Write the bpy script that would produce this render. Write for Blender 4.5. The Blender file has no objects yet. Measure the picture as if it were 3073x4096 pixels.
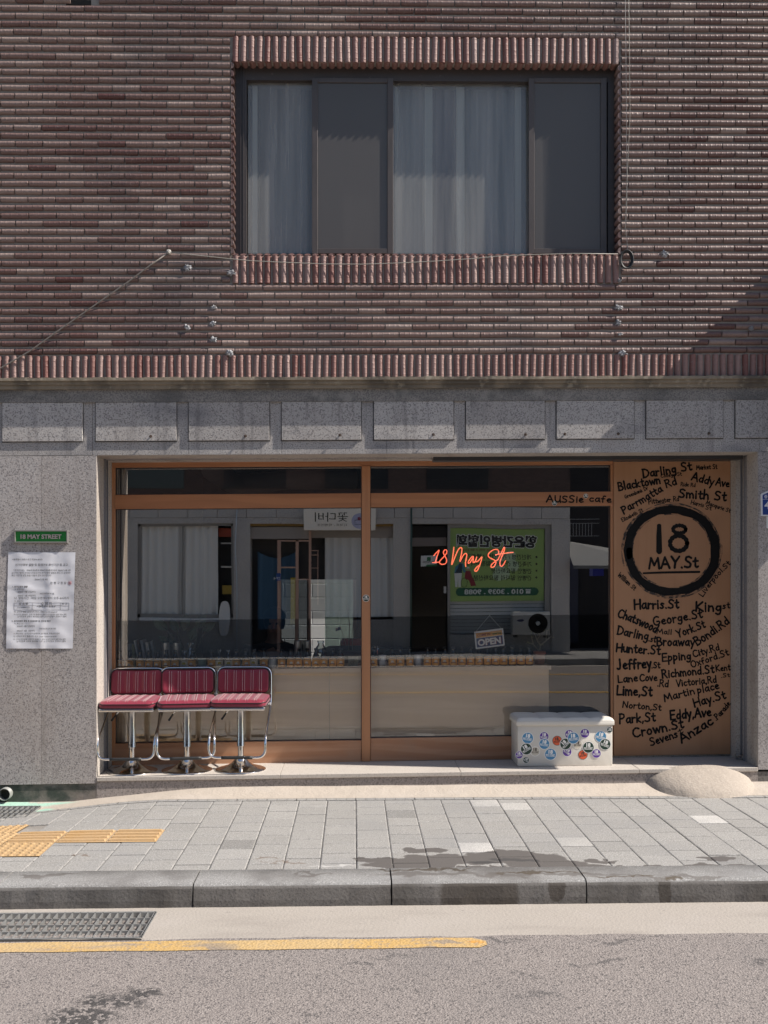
import bpy, bmesh, math, random
from mathutils import Vector, Matrix
random.seed(7)
R = math.radians
sc = bpy.context.scene
COL = sc.collection
# ------------------------------------------------------------------ camera, sky, sun, exposure
F = 4000.0            # focal length in photo pixels (photo 3073 x 4096)
TH = math.atan(0.030) # yaw against the facade normal
CX, CY, CZ = 0.0, -7.4, 1.72
cam = bpy.data.cameras.new('camera'); co = bpy.data.objects.new('camera', cam); COL.objects.link(co)
co.location = (CX, CY, CZ); co.rotation_euler = (R(90), 0, -TH)
cam.lens = 36.0 * F / 4096.0; cam.sensor_width = 36.0; cam.sensor_fit = 'AUTO'
cam.shift_y = (2300 - 2048) / 4096.0; cam.clip_start = 0.05; cam.clip_end = 400
sc.camera = co
SUN = Vector((-5.0, 1.0, -5.0)).normalized()      # direction the light travels
sun = bpy.data.lights.new('sun', 'SUN'); so = bpy.data.objects.new('sun', sun); COL.objects.link(so)
sun.energy = 5.0; sun.angle = R(0.5); sun.color = (1.0, 0.935, 0.85)
so.rotation_euler = SUN.to_track_quat('-Z', 'Y').to_euler(); so.location = (6, -8, 9)
wd = bpy.data.worlds.new('World'); sc.world = wd; wd.use_nodes = True
nt = wd.node_tree; bg = nt.nodes['Background']
sky = nt.nodes.new('ShaderNodeTexSky'); sky.sky_type = 'NISHITA'; sky.sun_disc = False
sky.sun_elevation = math.asin(-SUN.z); sky.sun_rotation = math.atan2(-SUN.x, -SUN.y)
nt.links.new(sky.outputs[0], bg.inputs[0]); bg.inputs[1].default_value = 0.085
sc.view_settings.view_transform = 'Standard'; sc.view_settings.look = 'None'
sc.view_settings.exposure = 0.6; sc.view_settings.gamma = 1.0
sc.cycles.use_denoising = True
sc.cycles.max_bounces = 10; sc.cycles.transparent_max_bounces = 16; sc.cycles.glossy_bounces = 5
sc.cycles.caustics_reflective = True; sc.cycles.sample_clamp_indirect = 6.0

# ------------------------------------------------------------------ photo pixel -> place on the plane at depth y
ST, CT = math.sin(TH), math.cos(TH)
def W(u, v, y=0.0):
    dx = ST * F + CT * (u - 1536); dy = CT * F - ST * (u - 1536); dz = 2300.0 - v
    t = (y - CY) / dy
    return Vector((CX + dx * t, y, CZ + dz * t))
SL = 0.009            # the street and the courses rise gently to the right
def X(u, y=0.0): return W(u, 2300, y).x
def Zf(v, y=0.0, u=1416):
    p = W(u, v, y); return p.z - SL * p.x
def SH(p): return Vector((p[0], p[1], p[2] + SL * p[0]))
def ground_at(u, v, z):
    dx = ST * F + CT * (u - 1536); dy = CT * F - ST * (u - 1536); dz = 2300.0 - v
    t = (z - CZ) / dz
    return Vector((CX + dx * t, CY + dy * t, z))

# ------------------------------------------------------------------ mesh builder
class MB:
    def __init__(s): s.v = []; s.f = []; s.m = []; s.t = []; s.sm = []
    def add(s, vs, fs, mi=0, tint=0.5, smooth=False):
        n = len(s.v); s.v.extend([tuple(p) for p in vs])
        for f in fs:
            s.f.append([n + i for i in f]); s.m.append(mi); s.t.append(tint); s.sm.append(smooth)
        return s
    def box(s, x0, x1, y0, y1, z0, z1, mi=0, tint=0.5, sh=False):
        vs = [(x, y, z) for z in (z0, z1) for y in (y0, y1) for x in (x0, x1)]
        if sh: vs = [SH(p) for p in vs]
        return s.add(vs, [(0, 2, 3, 1), (4, 5, 7, 6), (0, 1, 5, 4), (2, 6, 7, 3), (0, 4, 6, 2), (1, 3, 7, 5)], mi, tint)
    def hexa(s, vs, mi=0, tint=0.5):
        return s.add(vs, [(0, 2, 3, 1), (4, 5, 7, 6), (0, 1, 5, 4), (2, 6, 7, 3), (0, 4, 6, 2), (1, 3, 7, 5)], mi, tint)
    def rbox(s, x0, x1, y0, y1, z0, z1, r, seg=2, mi=0, sh=False, tint=0.5):
        bm = bmesh.new()
        vs = [bm.verts.new((x, y, z)) for z in (z0, z1) for y in (y0, y1) for x in (x0, x1)]
        for f in [(0, 2, 3, 1), (4, 5, 7, 6), (0, 1, 5, 4), (2, 6, 7, 3), (0, 4, 6, 2), (1, 3, 7, 5)]:
            bm.faces.new([vs[i] for i in f])
        bmesh.ops.bevel(bm, geom=bm.edges[:], offset=r, segments=seg, profile=0.5, affect='EDGES')
        s.bm(bm, mi, sh, tint, seg > 1); return s
    def bm(s, bm, mi=0, sh=False, tint=0.5, smooth=False):
        bm.verts.index_update()
        s.add([SH(v.co) if sh else v.co for v in bm.verts], [[v.index for v in f.verts] for f in bm.faces], mi, tint, smooth)
        bm.free()
    def quad(s, a, b, c, d, mi=0, tint=0.5): return s.add([a, b, c, d], [(0, 1, 2, 3)], mi, tint)
    def tube(s, pts, r, n=8, mi=0, caps=True, closed=False, tint=0.5):
        pts = [Vector(p) for p in pts]; N = len(pts); rs = r if isinstance(r, (list, tuple)) else [r] * N
        base = len(s.v); up = None
        for i, p in enumerate(pts):
            if closed: d = pts[(i + 1) % N] - pts[i - 1]
            else: d = pts[min(i + 1, N - 1)] - pts[max(i - 1, 0)]
            d.normalize()
            if up is None:
                up = Vector((0, 0, 1)) if abs(d.z) < 0.9 else Vector((0, 1, 0))
            a = up - d * up.dot(d)
            if a.length < 1e-6: a = d.orthogonal()
            a.normalize(); b = d.cross(a); up = a
            for k in range(n):
                t = 2 * math.pi * k / n
                s.v.append(tuple(p + (a * math.cos(t) + b * math.sin(t)) * rs[i]))
        def q(f, sm=True): s.f.append(f); s.m.append(mi); s.t.append(tint); s.sm.append(sm)
        for i in range(N if closed else N - 1):
            j = (i + 1) % N
            for k in range(n):
                l = (k + 1) % n
                q([base + i * n + k, base + i * n + l, base + j * n + l, base + j * n + k])
        if caps and not closed:
            q([base + k for k in range(n)][::-1], False); q([base + (N - 1) * n + k for k in range(n)], False)
        return s
    def lathe(s, c, prof, n=32, mi=0, axis='z', tint=0.5):
        base = len(s.v); c = Vector(c)
        for (r, h) in prof:
            for k in range(n):
                t = 2 * math.pi * k / n
                a, b = r * math.cos(t), r * math.sin(t)
                s.v.append(tuple(c + (Vector((a, b, h)) if axis == 'z' else Vector((a, h, b)))))
        for i in range(len(prof) - 1):
            for k in range(n):
                l = (k + 1) % n
                f = [base + i * n + k, base + i * n + l, base + (i + 1) * n + l, base + (i + 1) * n + k]
                s.f.append(f if axis == 'z' else f[::-1]); s.m.append(mi); s.t.append(tint); s.sm.append(True)
        return s
    def prism(s, poly, y0, y1, mi=0, tint=0.5, sh=False):
        n = len(poly); vs = [(x, y0, z) for x, z in poly] + [(x, y1, z) for x, z in poly]
        if sh: vs = [SH(p) for p in vs]
        fs = [list(range(n)), list(range(2 * n - 1, n - 1, -1))] + [(i + n, (i + 1) % n + n, (i + 1) % n, i) for i in range(n)]
        return s.add(vs, fs, mi, tint)
    def text(s, body, o, right, up, h, mi=0, bold=0.0, align='l', width=None, lift=None):
        """flat lettering: o baseline origin, h = height of a capital"""
        vs, fs, x0, x1 = text_geo(body, bold)
        k = h / 0.727; kx = k
        if width: kx = width / max(1e-6, (x1 - x0))
        off = {'l': -x0, 'c': -(x0 + x1) / 2, 'r': -x1}[align]
        o = Vector(o); right = Vector(right).normalized(); up = Vector(up).normalized()
        L = Vector(lift) if lift is not None else Vector((0, 0, 0))
        n = right.cross(up)
        s.add([o + L + right * ((x + off) * kx) + up * (y * k) for x, y in vs], fs, mi)
        return s
    def build(s, name, mats, parent=None, local=False, smooth=None):
        me = bpy.data.meshes.new(name)
        off = Vector((0, 0, 0))
        p = parent
        if not local:
            while p is not None: off += p.location; p = p.parent
        me.from_pydata([(a[0] - off.x, a[1] - off.y, a[2] - off.z) for a in s.v], [], s.f)
        for m in (mats if isinstance(mats, (list, tuple)) else [mats]): me.materials.append(m)
        me.polygons.foreach_set('material_index', s.m)
        me.polygons.foreach_set('use_smooth', [bool(x) for x in s.sm] if smooth is None else [smooth] * len(s.f))
        at = me.attributes.new('tint', 'FLOAT', 'FACE'); at.data.foreach_set('value', s.t)
        me.update(); me.validate()
        o = bpy.data.objects.new(name, me); COL.objects.link(o)
        if parent is not None: o.parent = parent
        return o
def empty(name, loc, label=None, cat=None, group=None):
    o = bpy.data.objects.new(name, None); COL.objects.link(o); o.location = loc; o.empty_display_size = 0.1
    return tag(o, label, cat, group)
def tag(o, label=None, cat=None, group=None, kind=None):
    if label: o['label'] = label
    if cat: o['category'] = cat
    if group: o['group'] = group
    if kind: o['kind'] = kind
    return o
def copy_tree(o, parent=None):
    c = o.copy(); COL.objects.link(c)
    if parent is not None: c.parent = parent
    for ch in list(o.children): copy_tree(ch, c)
    return c

# ------------------------------------------------------------------ lettering (the font that comes with Blender)
_T = {}
def text_batch(items):
    obs = []
    for body, bold in items:
        if (body, bold) in _T: continue
        cu = bpy.data.curves.new('lettering', 'FONT'); cu.body = body; cu.size = 1.0; cu.offset = bold
        cu.resolution_u = 3; cu.fill_mode = 'FRONT'
        ob = bpy.data.objects.new('lettering', cu); COL.objects.link(ob); obs.append((body, bold, ob))
    dg = bpy.context.evaluated_depsgraph_get(); dg.update()
    for body, bold, ob in obs:
        me = bpy.data.meshes.new_from_object(ob.evaluated_get(dg))
        vs = [(v.co.x, v.co.y) for v in me.vertices]; fs = [list(p.vertices) for p in me.polygons]
        xs = [v[0] for v in vs] or [0, 1]
        _T[(body, bold)] = (vs, fs, min(xs), max(xs))
        bpy.data.meshes.remove(me); cu = ob.data; bpy.data.objects.remove(ob); bpy.data.curves.remove(cu)
def text_geo(body, bold):
    if (body, bold) not in _T: text_batch([(body, bold)])
    return _T[(body, bold)]
NOTICE = [  # (text, left x, baseline, right x) in the close-up of the notice, bold
 ('서울특별시 은평구 공고 제2026-895호', 155, 760, 540, .0), ('선거인명부 열람 및 등재여부 확인기간 등 공고', 195, 832, 860, .004),
 ('「공직선거법」 제40조제3항과 제44조제3항에 따라 2026년 6월 3일', 175, 898, 895, .0),
 ('실시하는 제9회 전국동시지방선거의 선거인명부 열람과 확인 후 등재여부', 150, 930, 895, .0),
 ('확인 기간 및 방법 등을 다음과 같이 공고합니다.', 150, 963, 655, .0), ('2026년 5월 8일', 440, 1013, 605, .0),
 ('은 평 구 청 장', 640, 1062, 840, .004), ('1. 선거인명부 열람', 160, 1105, 355, .02), ('가. 열람기간', 185, 1138, 305, .0),
 ('2026년  5월 17일부터', 225, 1170, 450, .0), ('3일간(공휴일에 불구함)', 505, 1190, 695, .0), ('2026년  5월 19일까지', 225, 1217, 450, .0),
 ('나. 열람시간 : 매일 오전 9시부터 오후 6시까지', 185, 1253, 870, .0), ('다. 열람장소', 185, 1285, 300, .0),
 ('장 소 명', 240, 1325, 355, .0), ('소 재 지', 520, 1325, 655, .0), ('비 고', 785, 1325, 850, .0),
 ('신사제2동주민센터', 220, 1367, 380, .0), ('서울특별시 은평구', 465, 1355, 705, .0),
 ('라. 인터넷 열람 홈페이지 주소 : https://www.ep.go.kr', 180, 1422, 730, .0),
 ('마. 인터넷 열람방법 : 은평구청 홈페이지 접속 ❏ 선거인명부 열람 메뉴 클릭', 180, 1455, 840, .0),
 ('❏ 주민등록 성명과 생년월일 입력 ❏ 선거인명부 조회하기 클릭', 220, 1482, 840, .0),
 ('2. 선거인명부 확정 후 등재여부 등 인터넷 확인', 150, 1540, 640, .02), ('가. 확인기간', 180, 1572, 295, .0),
 ('2026년  5월 22일부터', 215, 1605, 440, .0), ('12일간(공휴일에 불구함)', 500, 1633, 710, .0), ('2026년  6월  3일까지', 215, 1662, 440, .0),
 ('나. 확인대상 : 선거인명부 등재여부, 등재번호, 투표소의 위치', 175, 1697, 755, .0),
 ('다. 인터넷 확인 홈페이지 주소 : https://www.ep.go.kr', 175, 1733, 720, .0),
 ('라. 인터넷 확인방법 : 은평구청 홈페이지 접속 ❏ 선거인명부 열람 메뉴 클릭', 175, 1768, 830, .0),
 ('❏ 주민등록 성명과 생년월일 입력 ❏ 선거인명부 조회하기 클릭', 210, 1795, 830, .0)]
text_batch([(n[0], n[4]) for n in NOTICE] + [(t, b) for t, b in [
 ('18 MAY STREET', .03), ('18', .045), ('MAY STREET', .03), ('COME IN', .03), ("we're", .03), ('OPEN', .045),
 ('행운간병인협회', .05), ('개인간병 / 가정간병 / 병원간병', .012), ('가족간병 간병비보험청구서류', .012), ('간병인 필요하신분', .012),
 ('간병인 일자리 필요하신분', .012), ('가정방문간병전문, 하지만 큰 행운·공조합니다', .01), ('010 . 3039 . 9088', .03), ('꽃다비', .0), ('디저트 / 떡케이크', .0), ('37-6', .03),
 ('Ecl', .01), ('증', .02), ('4', .03), ('행운간병인협회', .01), ('22', .0)]])
# ------------------------------------------------------------------ materials
class NT:
    def __init__(s, m): s.t = m.node_tree; s.n = s.t.nodes; s.l = s.t.links
    def new(s, typ, **kw):
        n = s.n.new(typ)
        for k, v in kw.items(): setattr(n, k, v)
        return n
    def put(s, sock, val):
        if hasattr(val, 'links') or isinstance(val, bpy.types.NodeSocket): s.l.new(val, sock)
        else:
            if isinstance(val, (tuple, list)) and len(val) == 3 and sock.type == 'RGBA': val = (*val, 1)
            sock.default_value = val
    def math(s, op, a, b=0.0, c=0.0):
        n = s.new('ShaderNodeMath', operation=op); s.put(n.inputs[0], a); s.put(n.inputs[1], b); s.put(n.inputs[2], c); return n.outputs[0]
    def vmath(s, op, a, b=(0, 0, 0)):
        n = s.new('ShaderNodeVectorMath', operation=op); s.put(n.inputs[0], a); s.put(n.inputs[1], b)
        return n.outputs['Value'] if op in ('LENGTH', 'DOT_PRODUCT') else n.outputs[0]
    def mix(s, fac, a, b, mode='MIX'):
        n = s.new('ShaderNodeMix', data_type='RGBA', blend_type=mode); s.put(n.inputs[0], fac); s.put(n.inputs[6], a); s.put(n.inputs[7], b); return n.outputs[2]
    def ramp(s, x, lo, hi, a=0.0, b=1.0, smooth=True):
        n = s.new('ShaderNodeMapRange', interpolation_type='SMOOTHSTEP' if smooth else 'LINEAR'); n.clamp = True
        s.put(n.inputs[0], x); n.inputs[1].default_value = lo; n.inputs[2].default_value = hi; n.inputs[3].default_value = a; n.inputs[4].default_value = b
        return n.outputs[0]
def coords(t, kind, sc3):
    v = t.new('ShaderNodeTexCoord').outputs['Object'] if kind == 'object' else t.new('ShaderNodeNewGeometry').outputs['Position']
    if sc3 != (1, 1, 1): v = t.vmath('MULTIPLY', v, sc3)
    return v
def tex(t, L, kind):
    v = coords(t, kind, L.get('st', (1, 1, 1)))
    k = L.get('tex', 'noise')
    if k == 'noise':
        n = t.new('ShaderNodeTexNoise'); n.inputs['Scale'].default_value = L['scale']; n.inputs['Detail'].default_value = L.get('detail', 3); n.inputs['Roughness'].default_value = L.get('nr', .55); n.inputs['Distortion'].default_value = L.get('dist', 0)
        t.l.new(v, n.inputs['Vector']); return n.outputs['Fac']
    if k == 'voronoi':
        n = t.new('ShaderNodeTexVoronoi', feature=L.get('feature', 'F1')); n.inputs['Scale'].default_value = L['scale']
        t.l.new(v, n.inputs['Vector']); return n.outputs['Distance']
    if k == 'cells':
        n = t.new('ShaderNodeTexVoronoi'); n.inputs['Scale'].default_value = L['scale']; t.l.new(v, n.inputs['Vector'])
        sx = t.new('ShaderNodeSeparateColor'); t.l.new(n.outputs['Color'], sx.inputs[0]); return sx.outputs[0]
    if k == 'wave':
        n = t.new('ShaderNodeTexWave', wave_type='BANDS', bands_direction=L.get('dir', 'X')); n.inputs['Scale'].default_value = L['scale']; n.inputs['Distortion'].default_value = L.get('dist', 4); n.inputs['Detail'].default_value = 2; n.inputs['Detail Scale'].default_value = L.get('ds', 1)
        t.l.new(v, n.inputs['Vector']); return n.outputs['Fac']
    if k == 'blobs':   # stains with a shape of their own: ellipses (centre, radii) with ragged edges
        w = t.new('ShaderNodeTexNoise'); w.inputs['Scale'].default_value = L.get('wscale', 9); w.inputs['Detail'].default_value = 4; t.l.new(v, w.inputs['Vector'])
        d = t.vmath('MULTIPLY', t.vmath('SUBTRACT', w.outputs['Color'], (.5, .5, .5)), (L['warp'],) * 3)
        p = t.vmath('ADD', v, d); acc = None
        for (c, r) in L['e']:
            q = t.vmath('LENGTH', t.vmath('MULTIPLY', t.vmath('SUBTRACT', p, c), tuple(1 / a if a else 0 for a in r)))
            acc = q if acc is None else t.math('MINIMUM', acc, q)
        return t.math('SUBTRACT', 1.0, acc)
    if k == 'band':    # along one axis, world
        s = t.new('ShaderNodeSeparateXYZ'); t.l.new(v, s.inputs[0]); return s.outputs[L['axis']]
def mat(name, base, rough=.6, metal=0.0, layers=(), bump=(), tint=None, kind='world', spec=.5, coat=0.0, rlayers=()):
    m = bpy.data.materials.new(name); m.use_nodes = True; t = NT(m); P = t.n['Principled BSDF']
    c = t.new('ShaderNodeRGB').outputs[0]; c.default_value = (*base, 1)
    if tint is not None:      # every brick or stone carries its own value
        a = t.new('ShaderNodeAttribute', attribute_name='tint').outputs['Fac']
        c = t.mix(a, base, tint)
    for L in layers:
        f = t.ramp(tex(t, L, kind), L.get('lo', .4), L.get('hi', .6))
        if 'and' in L: f = t.math('MULTIPLY', f, t.ramp(tex(t, L['and'], kind), L['and'].get('lo', .4), L['and'].get('hi', .6)))
        f = t.math('MULTIPLY', f, L.get('fac', 1.0))
        c = t.mix(f, c, L['col'], L.get('mode', 'MIX'))
    t.put(P.inputs['Base Color'], c)
    P.inputs['Roughness'].default_value = rough; P.inputs['Metallic'].default_value = metal
    P.inputs['Specular IOR Level'].default_value = spec; P.inputs['Coat Weight'].default_value = coat
    for L in rlayers:
        f = t.ramp(tex(t, L, kind), L.get('lo', .4), L.get('hi', .6), L['a'], L['b']); t.put(P.inputs['Roughness'], f)
    nrm = None
    for L in bump:
        b = t.new('ShaderNodeBump'); b.inputs['Strength'].default_value = L.get('s', 1.0); b.inputs['Distance'].default_value = L['d']
        h = tex(t, L, kind)
        if 'lo' in L: h = t.ramp(h, L['lo'], L['hi'])
        t.l.new(h, b.inputs['Height'])
        if nrm is not None: t.l.new(nrm, b.inputs['Normal'])
        nrm = b.outputs[0]
    if nrm is not None: t.l.new(nrm, P.inputs['Normal'])
    return m
def glow(name, col, strength):
    m = mat(name, col, .4); P = m.node_tree.nodes['Principled BSDF']
    P.inputs['Emission Color'].default_value = (*col, 1); P.inputs['Emission Strength'].default_value = strength; return m
def pane_mat(name, tcol, refl, dirt=0.0, dcol=(.5, .5, .5), wave=.0006, rough=0.0, gcol=(1, 1, 1), dirtlayer=None):
    """a thin pane: lets light through, mirrors a share of it, may carry dust"""
    m = bpy.data.materials.new(name); m.use_nodes = True; t = NT(m)
    for n in list(t.n): t.n.remove(n)
    out = t.new('ShaderNodeOutputMaterial'); tr = t.new('ShaderNodeBsdfTransparent'); tr.inputs[0].default_value = (*tcol, 1)
    gl = t.new('ShaderNodeBsdfGlossy'); gl.inputs['Roughness'].default_value = rough; gl.inputs['Color'].default_value = (*gcol, 1)
    if wave:
        b = t.new('ShaderNodeBump'); b.inputs['Distance'].default_value = wave
        t.l.new(tex(t, dict(scale=1.3, detail=1), 'world'), b.inputs['Height']); t.l.new(b.outputs[0], gl.inputs['Normal'])
    fr = t.new('ShaderNodeFresnel'); fr.inputs[0].default_value = 1.5
    fac = t.math('MINIMUM', t.math('ADD', t.math('MULTIPLY', fr.outputs[0], 1.0), refl - .04), 1.0)
    body = tr.outputs[0]
    if dirt:
        df = t.new('ShaderNodeBsdfDiffuse'); df.inputs[0].default_value = (*dcol, 1); mx = t.new('ShaderNodeMixShader')
        f = dirt
        if dirtlayer: f = t.math('MULTIPLY', t.ramp(tex(t, dirtlayer, 'world'), dirtlayer['lo'], dirtlayer['hi'], .25, 1.0), dirt)
        t.put(mx.inputs[0], f); t.l.new(tr.outputs[0], mx.inputs[1]); t.l.new(df.outputs[0], mx.inputs[2]); body = mx.outputs[0]
    mx2 = t.new('ShaderNodeMixShader'); t.l.new(fac, mx2.inputs[0]); t.l.new(body, mx2.inputs[1]); t.l.new(gl.outputs[0], mx2.inputs[2])
    t.l.new(mx2.outputs[0], out.inputs[0]); return m

GR = [dict(scale=105, lo=.5, hi=.62, col=(.12, .11, .112), fac=.75, detail=2), dict(scale=140, lo=.54, hi=.66, col=(.62, .57, .54), fac=.55, detail=2),
      dict(scale=2.2, lo=.4, hi=.75, col=(.22, .18, .155), fac=.25, detail=4)]
M_granite = mat('granite cladding', (.34, .31, .295), .7, tint=(.44, .41, .395), layers=GR + [dict(scale=1.0, lo=.45, hi=.7, col=(.36, .30, .255), fac=.3, detail=5, st=(1.6, 1, .5)), dict(scale=4, st=(3, 1, .2), lo=.56, hi=.74, col=(.19, .165, .145), fac=.45, detail=6)], bump=[dict(scale=60, d=.0012)])
M_frieze = mat('granite frieze', (.345, .325, .31), .7, tint=(.45, .425, .405), layers=GR + [dict(scale=1.5, lo=.5, hi=.72, col=(.12, .12, .135), fac=.55, detail=5, st=(1.3, 1, 2.2)), dict(scale=5, st=(3, 1, .25), lo=.52, hi=.72, col=(.14, .13, .13), fac=.5, detail=6)], bump=[dict(scale=60, d=.0012)])
M_fascia = mat('weathered concrete fascia', (.27, .25, .23), .85, layers=[dict(scale=105, lo=.5, hi=.62, col=(.07, .065, .065), fac=.6, detail=2), dict(scale=2.5, lo=.42, hi=.7, col=(.07, .07, .068), fac=.75, detail=6, st=(1, 1, 2)), dict(scale=70, lo=.5, hi=.62, col=(.1, .1, .1), fac=.55), dict(scale=6, lo=.55, hi=.7, col=(.34, .32, .29), fac=.5, detail=5)], bump=[dict(scale=40, d=.002)])
M_cornice = mat('weathered stone cornice', (.26, .215, .16), .85, layers=[dict(scale=3, lo=.45, hi=.62, col=(.07, .06, .05), fac=.7, detail=6, st=(1, 1, .3)), dict(scale=14, lo=.55, hi=.68, col=(.42, .37, .29), fac=.6, detail=4)], bump=[dict(scale=30, d=.003)])
M_jamb = mat('reveal granite', (.44, .40, .36), .75, layers=[dict(scale=70, lo=.52, hi=.62, col=(.16, .14, .13), fac=.5), dict(scale=3, lo=.5, hi=.7, col=(.25, .2, .16), fac=.5, detail=5, st=(1, 1, .3))], bump=[dict(scale=60, d=.001)])
M_base = mat('damp granite plinth', (.17, .155, .145), .85, layers=[dict(scale=60, lo=.5, hi=.62, col=(.07, .065, .06), fac=.6), dict(tex='blobs', warp=.5, wscale=4, lo=.0, hi=.4, e=[((-2.9, 0, .13), (1.2, 9, .14))], col=(.035, .045, .035), fac=.9), dict(scale=5, lo=.5, hi=.65, col=(.26, .22, .19), fac=.5, detail=5)], bump=[dict(scale=50, d=.0015)])
M_ledge = mat('pale granite ledge', (.47, .425, .38), .7, layers=[dict(scale=90, lo=.52, hi=.64, col=(.25, .22, .2), fac=.45), dict(scale=3, lo=.5, hi=.75, col=(.34, .3, .27), fac=.4, detail=5)], bump=[dict(scale=70, d=.0008)])
BUMPB = [dict(tex='noise', scale=38, d=.0016, lo=.5, hi=.8, detail=1, st=(1, 1, 1)), dict(tex='wave', scale=8, dir='X', dist=2.5, ds=3, d=.0010, lo=.75, hi=1.0), dict(scale=120, d=.0005)]
BUMPS = [BUMPB[0], dict(tex='wave', scale=8, dir='Z', dist=2.5, ds=3, d=.0010, lo=.75, hi=1.0), BUMPB[2]]
BL = [dict(scale=1.1, lo=.45, hi=.7, col=(.075, .062, .066), fac=.55, detail=4), dict(scale=45, lo=.6, hi=.72, col=(.3, .25, .23), fac=.35, detail=3)]
M_brick = mat('glazed half round brick', (.098, .036, .030), .52, tint=(.30, .22, .19), layers=BL, bump=BUMPB, spec=.6)
M_soldier = mat('upright half round brick', (.2, .085, .07), .6, tint=(.32, .215, .19), layers=[BL[1], dict(tex='band', axis=2, lo=0, hi=1, col=(.1, .07, .07), fac=.0)], bump=BUMPS)
M_mortar = mat('brick mortar', (.32, .285, .25), .9, layers=[dict(scale=9, lo=.45, hi=.7, col=(.24, .215, .195), fac=.6, detail=5)], bump=[dict(scale=60, d=.003)])
M_sealant = mat('grey sealant', (.27, .27, .28), .5, layers=[dict(scale=40, lo=.5, hi=.7, col=(.25, .25, .27), fac=.6)], bump=[dict(scale=45, d=.006)])
M_rust = mat('rusty bolt', (.09, .06, .045), .7)
M_bronze = mat('dark bronze aluminium', (.055, .045, .042), .42, layers=[dict(scale=30, lo=.6, hi=.75, col=(.18, .16, .15), fac=.4, detail=5)])
M_bronze2 = mat('worn bronze sash', (.075, .062, .058), .45, layers=[dict(scale=14, lo=.5, hi=.7, col=(.05, .042, .04), fac=.6, detail=4, st=(1, 1, .25))])
M_channel = mat('dark steel channel', (.05, .05, .055), .4, metal=.3)
M_channel2 = mat('grey steel channel', (.2, .2, .215), .45, metal=.2)
WOODL = [dict(tex='wave', scale=2.2, dist=9, ds=1.2, dir='Z', lo=.2, hi=.9, col=(.30, .125, .055), fac=.45, st=(.25, 1, 1.6)), dict(scale=9, st=(.12, 1, 2.5), lo=.45, hi=.7, col=(.26, .11, .05), fac=.4, detail=5)]
M_wood = mat('varnished plywood strip', (.41, .18, .08), .5, layers=WOODL)
M_woodv = mat('varnished plywood post', (.42, .195, .092), .5, layers=[dict(scale=9, st=(2.5, 1, .12), lo=.45, hi=.7, col=(.30, .13, .06), fac=.5, detail=5)])
M_board = mat('plywood board', (.38, .195, .098), .55, layers=[dict(scale=5, st=(3.2, 1, .18), lo=.42, hi=.72, col=(.33, .16, .075), fac=.5, detail=6, dist=.6), dict(scale=1.2, lo=.5, hi=.7, col=(.54, .30, .165), fac=.35, detail=3)])
M_woodlow = mat('scuffed plywood skirt', (.42, .225, .13), .6, layers=WOODL + [dict(scale=5, lo=.5, hi=.75, col=(.34, .22, .15), fac=.5, detail=6)])
M_ink = mat('black paint', (.007, .0065, .0065), .75, layers=[dict(scale=60, lo=.66, hi=.75, col=(.05, .035, .025), fac=.45)], spec=.2)
M_drybrush = mat('dry brushed paint', (.028, .02, .016), .7, layers=[dict(scale=22, st=(1, 1, 1), lo=.45, hi=.6, col=(.3, .16, .085), fac=.9, detail=5)])
M_glass = pane_mat('clear shop glass', (.96, .97, .96), .15, wave=.0005)
M_film = pane_mat('mirror film', (.60, .63, .65), .36, wave=.0005, gcol=(1.0, .97, .93))
M_winglass = pane_mat('dusty window glass', (.78, .80, .80), .055, dirt=.40, dcol=(.62, .60, .56), wave=.0012, dirtlayer=dict(scale=4, st=(3.5, 1, .12), lo=.1, hi=.85, detail=5))
M_screen = pane_mat('insect screen', (.30, .30, .31), .042, dirt=.70, dcol=(.115, .105, .10), wave=0, rough=.4)
M_chrome = mat('chrome', (.82, .80, .78), .06, metal=1.0, kind='object')
M_chrome2 = mat('brushed chrome', (.66, .64, .62), .16, metal=1.0, kind='object')
M_red = mat('burgundy vinyl', (.215, .022, .044), .42, kind='object', bump=[dict(scale=90, d=.0009, detail=2)], spec=.5)
for _k, _v in (('Sheen Weight', .5), ('Sheen Roughness', .4)): M_red.node_tree.nodes['Principled BSDF'].inputs[_k].default_value = _v
M_piping = mat('black piping', (.012, .011, .013), .35)
M_stitch = mat('white stitching', (.62, .55, .54), .6)
M_rubber = mat('black rubber', (.018, .018, .019), .55)
M_leather = mat('cream faux leather', (.67, .63, .565), .42, layers=[dict(scale=4, lo=.5, hi=.8, col=(.58, .53, .46), fac=.5, detail=4)], bump=[dict(scale=7, d=.004, detail=2), dict(scale=120, d=.0006)])
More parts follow.
